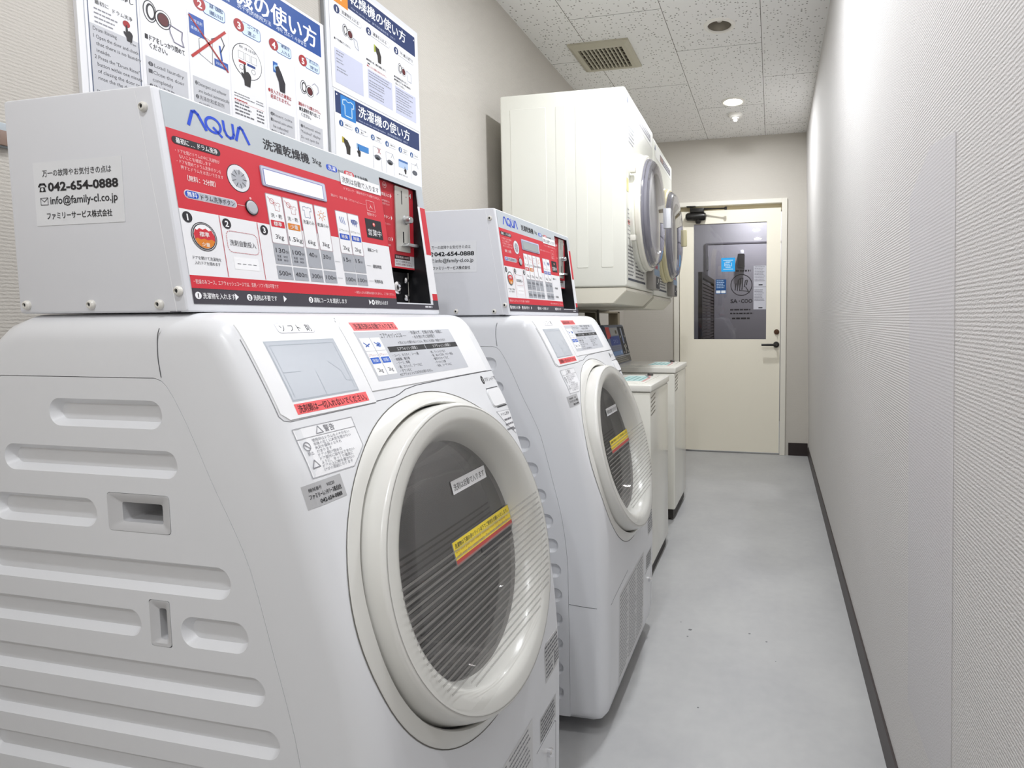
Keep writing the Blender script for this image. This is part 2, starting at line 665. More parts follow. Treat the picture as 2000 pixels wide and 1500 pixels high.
# ------------------------------------------------------------------ ceiling fittings
def downlight(y, lit, label, x=-0.27, z=ZC, watt=0):
    t = thing('downlight', label, 'ceiling light', (x, y, z), 0, 'recessed downlights in the corridor ceiling')
    bm = bmesh.new()
    lathe(bm, [(0.058, 0.0), (0.060, -0.006), (0.068, -0.008), (0.078, -0.004), (0.080, 0.0)], AX((0, 0, 0), 'z'), 40)
    finish('trim_ring', bm, mat('downlight_trim', 'F0EDE6', rough=0.35), t)
    bm = bmesh.new()
    lathe(bm, [(0.058, 0.0), (0.055, 0.03), (0.045, 0.075), (0.0, 0.085)], AX((0, 0, 0), 'z'), 40)
    finish('reflector', bm, mat('downlight_reflector', 'B9B3A8', rough=0.25, metal=0.6), t)
    bm = bmesh.new()
    if lit:
        lathe(bm, [(0.0, -0.016), (0.030, -0.013), (0.046, -0.006), (0.054, 0.006), (0.05, 0.03), (0, 0.03)], AX((0, 0, 0), 'z'), 32)
        finish('lamp_diffuser', bm, mat('lamp_glow', 'FFFAF0', emit=24), t)
        ld = bpy.data.lights.new('downlight_lamp', 'AREA')
        ld.shape = 'DISK'
        ld.size = 0.11
        ld.energy = watt
        ld.color = LAMP_COL
        lo = bpy.data.objects.new('lamp_light', ld)
        COL.objects.link(lo)
        lo.parent = t
        lo.location = (0, 0, -0.019)
    else:
        lathe(bm, [(0.0, 0.018), (0.012, 0.02), (0.022, 0.034), (0.026, 0.05), (0.016, 0.07), (0.013, 0.084)], AX((0, 0, 0), 'z'), 24)
        finish('bulb', bm, mat('bulb_frost', 'D8D4CC', rough=0.2), t)
    return t

downlight(3.05, False, 'unlit recessed round downlight with grey reflector, nearest the vent')
downlight(4.103, True, 'glowing round downlight near the end wall, in front of the smoke detector', watt=LAMP_W['far'])
for y, wt in NEAR:
    downlight(y, True, 'lit round downlight in the ceiling nearer than the vent, above the washers', watt=wt)

t = thing('smoke_detector', 'small white round smoke detector hanging from the ceiling behind the glowing downlight', 'detector', (-0.27, 4.352, ZC))
bm = bmesh.new()
lathe(bm, [(0, 0), (0.048, 0), (0.050, -0.012), (0.042, -0.024), (0.03, -0.028), (0.0, -0.028)], AX((0, 0, 0), 'z'), 32)
finish('detector_base', bm, mat('detector_white', 'F6F4EF', rough=0.4), t)
bm = bmesh.new()
lathe(bm, [(0.026, -0.027), (0.027, -0.036), (0.016, -0.040), (0.014, -0.050), (0.008, -0.056), (0, -0.056)], AX((0, 0, 0), 'z'), 24)
finish('sensor_head', bm, mat('detector_white', 'F6F4EF'), t)

def vent():
    t = thing('ceiling_vent', 'beige rectangular exhaust vent grille in the ceiling above the wall dryers', 'vent', (-0.91, 3.235, ZC))
    g = mat('vent_plastic', 'BDB8A5', rough=0.45)
    hx, hy, ix, iy = 0.166, 0.168, 0.122, 0.124
    bm = bmesh.new()
    A = [(-hx, -hy), (hx, -hy), (hx, hy), (-hx, hy)]
    def ringq(s, z):
        return [bm.verts.new((x * s[0] / hx, y * s[1] / hy, z)) for x, y in A]
    R = [ringq((hx, hy), 0), ringq((hx, hy), -0.010), ringq((hx - .022, hy - .022), -0.022), ringq((ix, iy), -0.022), ringq((ix, iy), 0.0)]
    for P, Q in zip(R, R[1:]):
        for i in range(4):
            bm.faces.new((P[i], P[(i + 1) % 4], Q[(i + 1) % 4], Q[i]))
    bmesh.ops.recalc_face_normals(bm, faces=bm.faces)
    finish('vent_frame', bm, g, t, smooth=False)
    boxobj('vent_back', -ix, ix, -iy, iy, -0.0045, -0.001, mat('vent_dark', '3A3025', rough=0.8), t)
    bm = bmesh.new()
    n = 11
    for i in range(1, n):
        x = -ix + 2 * ix * i / n
        box(bm, x - 0.0035, x + 0.0035, -iy, iy, -0.020, -0.006)
    for k in range(1, 6):
        y = -iy + 2 * iy * k / 6
        box(bm, -ix, ix, y - 0.0012, y + 0.0012, -0.012, -0.008)
    finish('vent_slat', bm, g, t, smooth=False)

vent()

# ================================================================== THE END DOOR AND THE LOBBY
def end_door():
    d = bpy.data.objects.new('door_1', None)
    COL.objects.link(d)
    d.location = (0, L, 0)
    struct(d, 'cream steel door with a dark glass pane in the end wall')
    frm = mat('door_frame_paint', 'E9E5DA', rough=0.4)
    leaf = mat('door_paint', 'F6F0DF', rough=0.38)
    bm = bmesh.new()      # frame: jambs and head, a little proud of the wall
    box(bm, 0.066, 0.108, -0.018, 0.11, 0, 2.071, 0, .002, 1)
    box(bm, -0.805, -0.763, -0.018, 0.11, 0, 2.071, 0, .002, 1)
    box(bm, -0.763, 0.066, -0.018, 0.11, 2.036, 2.071, 0, .002, 1)
    finish('door_frame', bm, frm, d, smooth=False)
    boxobj('door_stop', -0.763, 0.066, 0.035, 0.10, 1.985, 2.036, mat('door_stop_paint', 'C9BD9C', rough=0.5), d)
    gx0, gx1, gz0, gz1 = -0.640, -0.050, 0.948, 1.894
    bm = bmesh.new()      # leaf built round its window
    y0, y1 = 0.0, 0.040
    box(bm, -0.757, gx0, y0, y1, 0.014, 2.000)
    box(bm, gx1, 0.060, y0, y1, 0.014, 2.000)
    box(bm, gx0, gx1, y0, y1, gz1, 2.000)
    box(bm, gx0, gx1, y0, y1, 0.014, gz0)
    bmesh.ops.remove_doubles(bm, verts=bm.verts, dist=1e-5)
    finish('door_leaf', bm, leaf, d, smooth=False)
    gl = boxobj('door_glass', gx0, gx1, 0.012, 0.017, gz0, gz1, clear('door_glass', (0.66, 0.655, 0.675, 1), 0.04, .02, .2), d)
    # things stuck on the pane
    s = Sheet(YP(0.0115, 0, 0))
    s.slab([(-0.414, 1.503), (-0.302, 1.503), (-0.302, 1.615), (-0.414, 1.615)], '2AA7EE', 0.0006)
    s.rect(-0.398, 1.520, -0.318, 1.525, 'BFE4FA'); s.rect(-0.398, 1.592, -0.318, 1.598, 'BFE4FA')
    s.line(rr_pts(-0.386, 1.538, -0.330, 1.582, .006, 3), .004, 'D5EEFB', closed=True)
    s.lines(-0.382, -0.336, 1.576, 3, .012, .006, 'E6F5FD')
    s.done('sticker', gl)['label'] = 'light blue square sticker'
    s = Sheet(YP(0.0115, 0, 0))
    s.slab([(-0.460, 1.322), (-0.374, 1.322), (-0.374, 1.440), (-0.460, 1.440)], '1F4E86', 0.0006)
    s.lines(-0.452, -0.385, 1.432, 5, .014, .008, 'A9C2DD')
    s.rect(-0.455, 1.327, -0.420, 1.350, 'E4EAF1'); s.rect(-0.414, 1.327, -0.379, 1.350, 'E4EAF1')
    s.done('sticker', gl)['label'] = 'dark blue sticker with two white boxes'
    s = Sheet(YP(0.0115, 0, 0))
    s.slab([(-0.152, 1.192), (-0.052, 1.192), (-0.052, 1.372), (-0.152, 1.372)], 'C9C9D2', 0.0005)
    s.slab([(-0.152, 1.376), (-0.052, 1.376), (-0.052, 1.545), (-0.152, 1.545)], 'C9C9D2', 0.0005)
    s.off = 0.0006
    s.lines(-0.145, -0.062, 1.538, 10, .0125, .006, '77757F')
    s.lines(-0.145, -0.062, 1.352, 8, .0125, .006, '77757F')
    s.rect(-0.112, 1.386, -0.080, 1.395, '26262B'); s.rect(-0.112, 1.200, -0.080, 1.209, '26262B')
    s.done('notice', gl)['label'] = 'two pale printed notices on the glass'
    # closer
    c = bpy.data.objects.new('door_closer', None)
    COL.objects.link(c); c.parent = d
    blk = mat('closer_bronze', '23211F', rough=0.3, metal=0.3)
    bm = bmesh.new()
    lathe(bm, [(0, -0.085), (0.024, -0.082), (0.035, -0.068), (0.036, 0.065), (0.030, 0.080), (0.015, 0.085), (0, 0.085)], lambda a, b, h: Vector((-0.618 + h, -0.037 + a, 1.950 + b * .9)), 24)
    finish('closer_body', bm, blk, c)
    bm = bmesh.new()
    lathe(bm, [(0.0, -0.05), (0.018, -0.05), (0.024, -0.035), (0.024, 0.0)], lambda a, b, h: Vector((-0.60 + a, -0.033 + b, 1.945 + h)), 20)
    box(bm, -0.665, -0.55, -0.060, -0.015, 1.980, 2.016, 0, .006)
    finish('closer_cap', bm, blk, c)
    bm = bmesh.new()
    tube(bm, [(-0.56, -0.05, 2.004), (-0.372, -0.085, 2.000)], 0.0055, 8)
    tube(bm, [(-0.372, -0.085, 1.996), (-0.66, -0.03, 2.018)], 0.0045, 8)
    lathe(bm, [(0, -0.012), (.010, -0.012), (.010, 0.012), (0, 0.012)], AX((-0.372, -0.085, 1.998), 'z'), 16)
    box(bm, -0.695, -0.62, -0.045, -0.005, 2.028, 2.037, 0, .002)
    tube(bm, [(-0.66, -0.03, 2.034), (-0.66, -0.03, 2.010)], 0.008, 8)
    finish('closer_arm', bm, blk, c)
    # lever, escutcheon, thumb turn
    h = bpy.data.objects.new('door_handle', None)
    COL.objects.link(h); h.parent = d
    hb = mat('handle_bronze', '2C2B28', rough=0.35, metal=0.4)
    bm = bmesh.new()
    lathe(bm, [(0.0, 0.016), (0.020, 0.014), (0.024, 0.008), (0.025, 0.0)], AX((0.032, 0, 0.905), 'y', -1), 28)
    finish('rosette', bm, hb, h)
    bm = bmesh.new()
    tube(bm, [(0.032, 0.0, 0.905), (0.032, -0.045, 0.905), (0.026, -0.055, 0.905), (0.01, -0.058, 0.905), (-0.085, -0.058, 0.905)], 0.0095, 12)
    finish('lever', bm, hb, h)
    bm = bmesh.new()
    lathe(bm, [(0.0, 0.012), (0.017, 0.011), (0.021, 0.006), (0.022, 0.0)], AX((0.034, 0, 1.008), 'y', -1), 28)
    box(bm, 0.030, 0.038, -0.026, -0.008, 0.993, 1.023, 0, .003)
    finish('thumb_turn', bm, mat('lock_bronze', '5A3E2C', rough=0.35, metal=0.5), h)

end_door()

def lobby():
    d2 = bpy.data.objects.new('door_2', None)
    COL.objects.link(d2)
    d2.location = (0, LV, 0)
    struct(d2, 'grey shop door with a round emblem seen through the door glass')
    dm = mat('shop_door', 'ACA9AE', rough=0.5)
    boxobj('door_leaf', -0.70, 0.25, -0.012, 0, 0.01, 1.925, dm, d2)
    bm = bmesh.new()
    box(bm, -0.722, -0.704, -0.018, 0, 0, 1.945); box(bm, -0.704, 0.27, -0.018, 0, 1.929, 1.945)
    finish('door_frame', bm, mat('shop_door_frame', '6E6A70', rough=0.5), d2, smooth=False)
    bm = bmesh.new()
    box(bm, -0.712, -0.692, -0.022, -0.004, 1.65, 1.80, 0, .003)
    finish('hinge', bm, STEEL, d2)
    k = '2A2830'
    s = Sheet(YP(-0.0122, 0, 0))
    cx, cz, R = -0.333, 1.482, 0.118
    s.ring(cx, cz, R, .009, k, n=48)
    for i, (dx, a, b) in enumerate(((-.062, -.055, .015), (-.038, -.062, .045), (-.014, -.062, .065), (.012, -.05, .075), (.038, -.02, .045), (.060, -.0, .05))):
        s.line([(cx + dx - .006, cz + a), (cx + dx + .004, cz + b)], .011, k)
    s.line([(cx - .036, cz + .048), (cx - .014, cz + .070), (cx + .010, cz + .074)], .008, k)
    s.line([(cx - .012, cz - .060), (cx + .010, cz - .062), (cx + .070, cz - .070)], .008, k)
    s.line([(cx + .040, cz + .046), (cx + .062, cz + .052)], .007, k)
    s.line([(cx + .045, cz - .02), (cx + .085, cz - .085)], .009, k)
    s.text('SA', cx - .118, 1.288, .058, k, 2, w=.078, bold=.03); s.disc(cx - .022, 1.308, .006, k, 2); s.text('COO', cx - .004, 1.288, .058, k, 2, w=.122, bold=.03)
    s.lines(cx - .06, cx + .13, 1.645, 1, .03, .026, k)
    s.lines(cx - .12, cx + .14, 1.222, 1, .04, .022, k)
    s.lines(cx - .12, cx + .14, 1.182, 1, .04, .022, k)
    s.lines(cx - .10, cx + .11, 1.128, 1, .04, .024, k)
    s.done('door_lettering', d2)
    # leaning louvre
    t = thing('louvred_screen', 'dark brown louvred wooden screen standing along the lobby side, behind the door glass', 'screen', (-0.60, 5.15, 0))
    wd = mat('dark_wood', '3A302D', rough=0.5, noise=.2, nscale=20)
    bm = bmesh.new()
    box(bm, -.035, 0, 0, .05, 0, 1.525)
    box(bm, -.035, 0, 1.06, 1.11, 0, 1.525)
    box(bm, -.035, 0, .05, 1.06, 1.48, 1.525)
    finish('screen_frame', bm, wd, t, smooth=False)
    bm = bmesh.new()
    for i in range(46):
        box(bm, -.030, -.004, .05, 1.06, 0.03 + i * .0312, 0.050 + i * .0312)
    finish('slat', bm, mat('louvre_wood', '5A4E4B', rough=.5), t, smooth=False)
    t = thing('wall_sign', 'small dull red sign high on the lobby side wall', 'sign', (-0.87, 6.25, 2.03))
    boxobj('sign_plate', 0, .004, -.10, .10, -.03, .03, mat('sign_red', '7E5558', rough=.5), t)
    t = thing('hanging_canister', 'dark canister with a white cap fixed on the shop door, behind the glass', 'hanging_canister', (-0.335, LV - .013, 1.66))  # dark box with a white cap, its use unknown
    bm = bmesh.new()
    box(bm, -.037, .037, -.07, 0, 0, .155, 0, .012)
    finish('canister', bm, mat('canister_dark', '2A2728', rough=.3), t)
    bm = bmesh.new()
    lathe(bm, [(0, 0), (.022, 0), (.022, .03), (.016, .04), (0, .04)], AX((.008, -.035, .155), 'z'), 20)
    finish('cap', bm, WHITE, t)
    t = thing('downlight', 'bright downlight in the lobby ceiling seen through the door glass', 'ceiling light', (-0.18, 6.2, 2.42))
    bm = bmesh.new()
    lathe(bm, [(0.05, 0.0), (0.056, -0.006), (0.07, -0.006), (0.072, 0)], AX((0, 0, 0), 'z'), 32)
    finish('trim_ring', bm, mat('downlight_trim', 'F0EDE6'), t)
    bm = bmesh.new()
    lathe(bm, [(0, -0.003), (0.05, -0.003), (0.05, 0)], AX((0, 0, 0), 'z'), 32)
    finish('lamp_diffuser', bm, mat('lamp_glow_soft', 'FFFAF0', emit=6), t)
    ld = bpy.data.lights.new('lobby_lamp', 'AREA')
    ld.shape = 'DISK'; ld.size = .1; ld.energy = LAMP_W['vestibule']; ld.color = LAMP_COL
    lo = bpy.data.objects.new('lamp_light', ld)
    COL.objects.link(lo); lo.parent = t; lo.location = (0, 0, -.012)

lobby()

# ================================================================== WALL BOARDS
NAVY, RED, GREY, INKK = '1C4A94', 'A32A2E', 'C4C5CA', '2B2A2E'

def washer_icon(s, u, v, r, red=True):
    """open round door beside a drum opening"""
    s.ring(u - r * 1.55, v + r * .25, r * .8, r * .1, INKK, 2, ry=r * 1.25)
    s.ring(u - r * 1.45, v + r * .25, r * .55, r * .22, INKK, 2, ry=r * .95)
    s.disc(u - r * 1.45, v + r * .25, r * .35, 'F4F4F6', 3, ry=r * .7)
    s.disc(u, v, r, INKK, 2, ry=r * 1.08); s.disc(u, v, r * .9, 'F4F4F6', 3, ry=r * .98)
    s.disc(u, v, r * .74, INKK, 4, ry=r * .8); s.disc(u, v, r * .62, '4A3335' if not red else '5B2226', 5, ry=r * .68)

def hand_icon(s, u, v, h, col='2C292B', flip=1):
    """a fist with one finger raised, above its cuff"""
    p = [(-.10, .50), (-.02, .50), (.02, .16), (.12, .20), (.24, .12), (.30, -.02), (.26, -.24), (.22, -.50), (-.08, -.50), (-.10, -.26), (-.24, -.08), (-.26, .06), (-.18, .06), (-.12, .02)]
    s.poly([(u + flip * a * h, v + b * h) for a, b in (p if flip > 0 else p[::-1])], col, 4)

def shirt(s, u, v, w, col, lw):
    p = [(-.5, .42), (-.2, .5), (-.1, .42), (.1, .42), (.2, .5), (.5, .42), (.5, .12), (.32, .14), (.32, -.5), (-.32, -.5), (-.32, .14), (-.5, .12)]
    s.line([(u + a * w, v + b * w) for a, b in p], lw, col, 3, closed=True)

def label_box(s, u0, v0, u1, v1, txt, fill='CFE0F2', num=None, ncol=RED, nr=.014, lw=.0014, edge=NAVY, th=None):
    s.rrect(u0, v0, u1, v1, min(.008, (v1 - v0) * .4), edge, 2)
    s.rrect(u0 + lw, v0 + lw, u1 - lw, v1 - lw, min(.0068, (v1 - v0) * .35), fill, 3)
    rows = txt.split('|')
    th = th or (v1 - v0) * .8 / len(rows) * (.9 if len(rows) > 1 else .8)
    for i, r in enumerate(rows):
        s.text(r, u0 + .006 + (nr * .8 if num else 0), v1 - (v1 - v0) * ((i + .78) / len(rows)) + (.002 if len(rows) > 1 else 0.003), th, '1D3A70' if edge == NAVY else INKK, 4, w=min(u1 - u0 - .012 - nr * .8, th * len(r)), bold=.018)
    if num:
        s.disc(u0 - nr * .45, (v0 + v1) / 2 + (v1 - v0) * .04, nr, ncol, 4)
        s.text(str(num), u0 - nr * .45, (v0 + v1) / 2 - nr * .56, nr * 1.55, 'F6F6F8', 5, al='c', bold=.03)

def boards():
    # ---- board for the washer-dryer
    t = thing('instruction_board', 'large white instruction board with a dark blue heading, above the nearest washer', 'poster', (XL, 0, 0))
    s = Sheet(XP(0.0))
    wht = 'E9E9EC'
    y0, y1, z0, z1 = 0.862, 1.478, 1.33, 1.945
    s.slab([(y0, z0), (y1, z0), (y1, z1), (y0, z1)], wht, .008)
    s.rect(0.876, 1.852, 1.464, 1.938, NAVY)
    s.text('洗濯乾燥機の使い方', 1.448, 1.872, .056, 'F3F5F8', 2, w=.46, al='r', bold=.03)
    s.text('洗干机的使用方法', 1.200, 1.858, .012, 'DDE6F2', 2, w=.096)
    s.text('Wash & dry machine', 1.07, 1.858, .012, 'DDE6F2', 2, w=.11)
    s.text('세탁 건조기 사용방법', 1.312, 1.858, .012, 'DDE6F2', 2, w=.098)
    # drum rinse column
    s.line([(0.880, 1.34), (0.880, 1.84), (0.968, 1.84), (0.968, 1.34)], .0016, '54607A')
    s.text('ドラム洗浄ボタン', 0.962, 1.757, .0105, INKK, 2, w=.075, al='r', bold=.02)
    s.text('ドラムを洗浄し', 0.962, 1.742, .0105, INKK, 2, w=.070, al='r', bold=.02)
    s.text('ます。', 0.894, 1.729, .0105, INKK, 2, w=.02, bold=.02)
    s.text('最初に', 0.892, 1.712, .009, INKK, 2, w=.024)
    s.text('ドラム洗浄', 0.958, 1.709, .009, INKK, 2, w=.035, al='r')
    s.lines(0.890, 0.93, 1.704, 4, .008, .0035, '8D8D93')
    s.disc(0.9465, 1.699, .0065, RED, 3); hand_icon(s, 0.948, 1.682, .03)
    s.rect(0.881, 1.34, 0.967, 1.673, GREY, 2)
    for i, r in enumerate(('Drum Rinsing', '1 Open the door and check', '  that there is no laundry', '  inside.', '2 Press the "Drum Rinse"', '  button within one minute', '  of closing the door to', '  rinse the the drum.')):
        s.text(r.strip(), 0.886 + (.004 if r.startswith(' ') else 0), 1.661 - i * .0125 + (.0 if i else .001), .0098, '4B4B50', 3, w=min(.080, len(r.strip()) * .0034))
    s.text('Free', 0.962, 1.663, .007, '4B4B50', 3, w=.011, al='r')
    s.text('轻 滚 水', 0.886, 1.546, .010, '4B4B50', 3, w=.02)
    s.lines(0.887, 0.96, 1.535, 6, .0115, .007, '77777C', 3)
    s.rect(0.873, 1.34, 0.8745, 1.93, 'B4B7BF', 1)
    # column 1
    washer_icon(s, 1.020, 1.742, .017)
    s.line([(1.031, 1.739), (1.060, 1.735), (1.058, 1.718), (1.062, 1.705), (1.041, 1.707), (1.034, 1.722)], .0016, '6F6A86', 6, closed=True)
    s.disc(0.998, 1.812, .014, RED, 3); s.text('1', 0.998, 1.804, .022, 'F6F6F8', 4, al='c', bold=.03)
    label_box(s, 1.008, 1.801, 1.062, 1.829, '洗濯物を|入れる')
    s.text('■ドアをしっかり閉めて', 0.981, 1.689, .0125, INKK, 2, w=.082, bold=.02)
    s.text('ください。', 0.989, 1.674, .0125, INKK, 2, w=.036, bold=.02)
    # grey text boxes
    for (a, b, rows) in ((0.980, 1.066, ('❶Load laundry', '■Close the door', '  completely', '❶放入洗涤物', '■请关好门')),
                         (1.079, 1.166, ('❷Detergent and softener', '  are loaded automatically', '❷洗涤剂和柔软剂', '  自动投入')),
                         (1.277, 1.357, ('❹Insert coins', '■Inserted coins cannot', '  be refunded', '❹投入硬币')),
                         (1.374, 1.457, ('❺Removal when', '"Finished" display.', 'Do not open the', 'door until it is opened', '❺显示结束'))):
        s.rect(a, 1.36, b, 1.655, GREY, 2)
        for i, r in enumerate(rows):
            s.text(r.strip(), a + .004 + (.007 if r.startswith(' ') else 0), 1.638 - i * .0145, .0105, '56565B', 3, w=min(b - a - .012, len(r.strip()) * .0042 if r.strip().isascii() else len(r.strip()) * .0085))
    # column 2
    label_box(s, 1.110, 1.801, 1.166, 1.830, '洗剤・柔軟剤は|自動投入されます', num=2)
    s.rect(1.077, 1.744, 1.111, 1.785, '2F55A5', 3)
    s.text('洗濯洗剤', 1.080, 1.770, .008, 'D9E2F4', 4, w=.027); s.text('柔軟剤', 1.080, 1.754, .008, 'D9E2F4', 4, w=.022)
    s.rect(1.133, 1.697, 1.167, 1.713, '2F55A5', 3); s.text('洗剤自動投入', 1.136, 1.702, .0065, 'D9E2F4', 4, w=.028)
    s.line([(1.098, 1.740), (1.098, 1.708), (1.128, 1.697), (1.130, 1.745), (1.110, 1.750)], .0013, '8A8A90', 2, closed=True)
    s.line([(1.128, 1.752), (1.152, 1.768), (1.160, 1.752), (1.150, 1.732)], .0022, '4C4C55', 3)
    s.line([(1.148, 1.745), (1.152, 1.715)], .004, '2F55A5', 3)
    s.line([(1.077, 1.781), (1.166, 1.695)], .0035, RED, 6); s.line([(1.080, 1.696), (1.163, 1.782)], .0055, 'B3322F', 6)
    # column 3
    label_box(s, 1.208, 1.801, 1.262, 1.831, 'コースを|選ぶ', num=3)
    s.disc(1.220, 1.740, .041, INKK, 2, ry=.0405); s.disc(1.220, 1.740, .0395, 'EFEFF1', 3, ry=.039)
    s.text('標準 少量 洗濯 乾燥', 1.222, 1.766, .0075, '5D5D63', 4, w=.046, al='c')
    for i in range(3):
        s.line([(1.196 + i * .018, 1.741), (1.196 + i * .018, 1.758), (1.210 + i * .018, 1.758), (1.210 + i * .018, 1.741)], .001, '97979C', 4, closed=True)
    s.rect(1.196, 1.731, 1.216, 1.737, RED, 4); s.rect(1.219, 1.731, 1.242, 1.737, '2B4280', 4)
    s.ring(1.203, 1.722, .006, .0012, '77777C', 4); s.ring(1.236, 1.722, .006, .0012, '77777C', 4)
    hand_icon(s, 1.214, 1.707, .05)
    s.lines(1.180, 1.235, 1.657, 2, .006, .003, '77777C'); s.lines(1.180, 1.215, 1.643, 1, .006, .004, RED)
    s.lines(1.180, 1.232, 1.635, 4, .008, .005, '6C6C72'); s.lines(1.240, 1.262, 1.657, 2, .006, .003, '77777C'); s.lines(1.240, 1.262, 1.635, 4, .008, .005, '6C6C72')
    s.line([(1.180, 1.638), (1.262, 1.638)], .0008, 'D08A88')
    # column 4
    label_box(s, 1.307, 1.801, 1.357, 1.829, '硬貨を|入れる', num=4)
    s.rect(1.296, 1.748, 1.310, 1.774, '2B62AE', 3); s.disc(1.305, 1.760, .008, '9CC4EC', 4)
    s.poly([(1.302, 1.762), (1.312, 1.768), (1.322, 1.752), (1.332, 1.730), (1.330, 1.706), (1.314, 1.706), (1.312, 1.728), (1.304, 1.744)], '2B2830', 5)
    s.text('●投入された硬貨は', 1.278, 1.694, .0115, 'A8363A', 2, w=.072, bold=.02)
    s.text('返却されません。', 1.284, 1.681, .0115, 'A8363A', 2, w=.062, bold=.02)
    # column 5
    label_box(s, 1.402, 1.801, 1.455, 1.829, '終了しました！|で取り出す', num=5)
    washer_icon(s, 1.416, 1.743, .014)
    s.line([(1.424, 1.762), (1.434, 1.770), (1.446, 1.765), (1.448, 1.752), (1.440, 1.742)], .0012, '8B8BA0', 6)
    s.text('運転中ドアは開きません。', 1.374, 1.694, .0105, 'A8363A', 2, w=.078, bold=.02)
    s.text('■洗濯物を取り出して', 1.376, 1.681, .0115, INKK, 2, w=.074, bold=.02)
    s.text('ください。', 1.382, 1.668, .0115, INKK, 2, w=.034, bold=.02)
    for x in (0.973, 1.0725, 1.172, 1.2695, 1.366):
        s.rect(x, 1.36, x + .0008, 1.79, 'D5D5DA', 1)
    s.done('printed_panel', t)
    # ---- backing board with the two single-machine sheets
    t = thing('backing_board', 'white backing board with grey edge behind the two smaller instruction sheets', 'board', (XL, 0, 0))
    bm = bmesh.new()
    prism(bm, [(1.484, 1.33), (1.932, 1.33), (1.932, 2.13), (1.484, 2.13)], XP(0), 0, .0098)
    finish('board_panel', bm, mat('board_white', 'DADBDF', rough=.5), t, smooth=False)
    bm = bmesh.new()
    box(bm, 0, .012, 1.478, 1.4835, 1.33, 2.13)
    finish('edge_strip', bm, mat('edge_grey', '9DA0A4', rough=.4, metal=.3), t, smooth=False)
    # dryer sheet
    t = thing('instruction_sheet', 'upper sheet on the backing board, navy heading with an orange square, for the dryers', 'poster', (XL + .010, 0, 0))
    s = Sheet(XP(0))
    D = '2D3B66'
    s.slab([(1.500, 1.788), (1.925, 1.788), (1.925, 2.115), (1.500, 2.115)], 'E6E6EA', .001)
    s.rect(1.512, 2.040, 1.912, 2.106, D); s.rect(1.516, 2.033, 1.577, 2.110, 'DB8A2B', 2)
    for a, b in ((1.535, 2.062), (1.548, 2.070), (1.560, 2.062), (1.548, 2.048), (1.538, 2.085)):
        s.disc(a, b, .003, 'F7E7CF', 3)
    s.text('乾燥機の使い方', 1.586, 2.064, .039, 'F0F2F6', 2, w=.272, bold=.025)
    s.text('How to use the dryer   烘干机的使用方法   건조기', 1.590, 2.046, .008, 'B9C2DA', 2, w=.21)
    s.disc(1.906, 2.094, .0025, 'E6E6EA', 3)
    label_box(s, 1.534, 2.006, 1.633, 2.022, '洗濯物を入れる', 'E6E6EA', 1, D, .0115, .0008, '6B6F7C')
    label_box(s, 1.672, 2.006, 1.769, 2.023, '硬貨を入れる', 'E6E6EA', 2, D, .0115, .0008, '6B6F7C')
    label_box(s, 1.809, 2.006, 1.902, 2.024, 'ブザーが鳴ったら終了です', 'E6E6EA', 3, D, .0115, .0008, '6B6F7C')
    washer_icon(s, 1.582, 1.967, .0135)
    s.line([(1.596, 1.963), (1.612, 1.960), (1.616, 1.935), (1.603, 1.940)], .0012, '8C93A8', 6, closed=True)
    s.text('■ドアを閉めてください。', 1.514, 1.926, .0075, INKK, 2, w=.067, bold=.02)
    s.rect(1.514, 1.806, 1.633, 1.903, 'C3C6DA', 2)
    s.lines(1.520, 1.556, 1.897, 2, .008, .0045, '8C8E9A', 3); s.lines(1.520, 1.550, 1.876, 2, .008, .0045, '8C8E9A', 3); s.lines(1.520, 1.566, 1.852, 2, .008, .0045, '8C8E9A', 3)
    s.poly([(1.690, 1.988), (1.690, 1.964), (1.706, 1.970), (1.706, 1.984)], 'A7B04A', 3)
    s.poly([(1.696, 1.984), (1.714, 1.982), (1.724, 1.962), (1.722, 1.938), (1.708, 1.938), (1.706, 1.958), (1.698, 1.970)], '37322F', 4)
    s.text('■硬貨投入後、運転を開始します。', 1.652, 1.924, .0075, INKK, 2, w=.094, bold=.02)
    s.lines(1.656, 1.668, 1.918, 1, .008, .005, INKK)
    s.text('●投入された硬貨は返却されません。', 1.653, 1.906, .0075, 'B5504C', 2, w=.095)
    s.rect(1.656, 1.812, 1.776, 1.900, 'C3C6DA', 2)
    s.lines(1.660, 1.770, 1.896, 3, .008, .0045, '8C8E9A', 3); s.lines(1.660, 1.745, 1.868, 3, .008, .0045, '8C8E9A', 3); s.lines(1.660, 1.735, 1.840, 3, .008, .0045, '8C8E9A', 3)
    washer_icon(s, 1.842, 1.962, .013)
    s.line([(1.858, 1.972), (1.884, 1.968), (1.884, 1.940), (1.864, 1.940)], .0012, '8C93A8', 6, closed=True)
    s.text('■洗濯物を取り出して', 1.789, 1.926, .0075, INKK, 2, w=.078, bold=.02)
    s.text('■乾燥が足りない時は硬貨を', 1.789, 1.916, .0075, INKK, 2, w=.09, bold=.02)
    s.text('投入してください。', 1.795, 1.905, .0075, INKK, 2, w=.05, bold=.02)
    s.rect(1.792, 1.812, 1.907, 1.900, 'C3C6DA', 2)
    for z in (1.894, 1.868, 1.842):
        s.lines(1.797, 1.890, z, 3, .008, .0045, '8C8E9A', 3)
    s.done('printed_panel', t)
    # washer sheet
    t = thing('instruction_sheet', 'lower sheet on the backing board, navy heading with a blue shirt square, for the washers', 'poster', (XL + .010, 0, 0))
    s = Sheet(XP(0))
    s.slab([(1.504, 1.340), (1.926, 1.340), (1.926, 1.784), (1.504, 1.784)], 'EBEBEE', .001)
    s.rect(1.508, 1.720, 1.921, 1.780, D)
    s.rrect(1.530, 1.713, 1.593, 1.777, .003, '2F7CC4', 2)
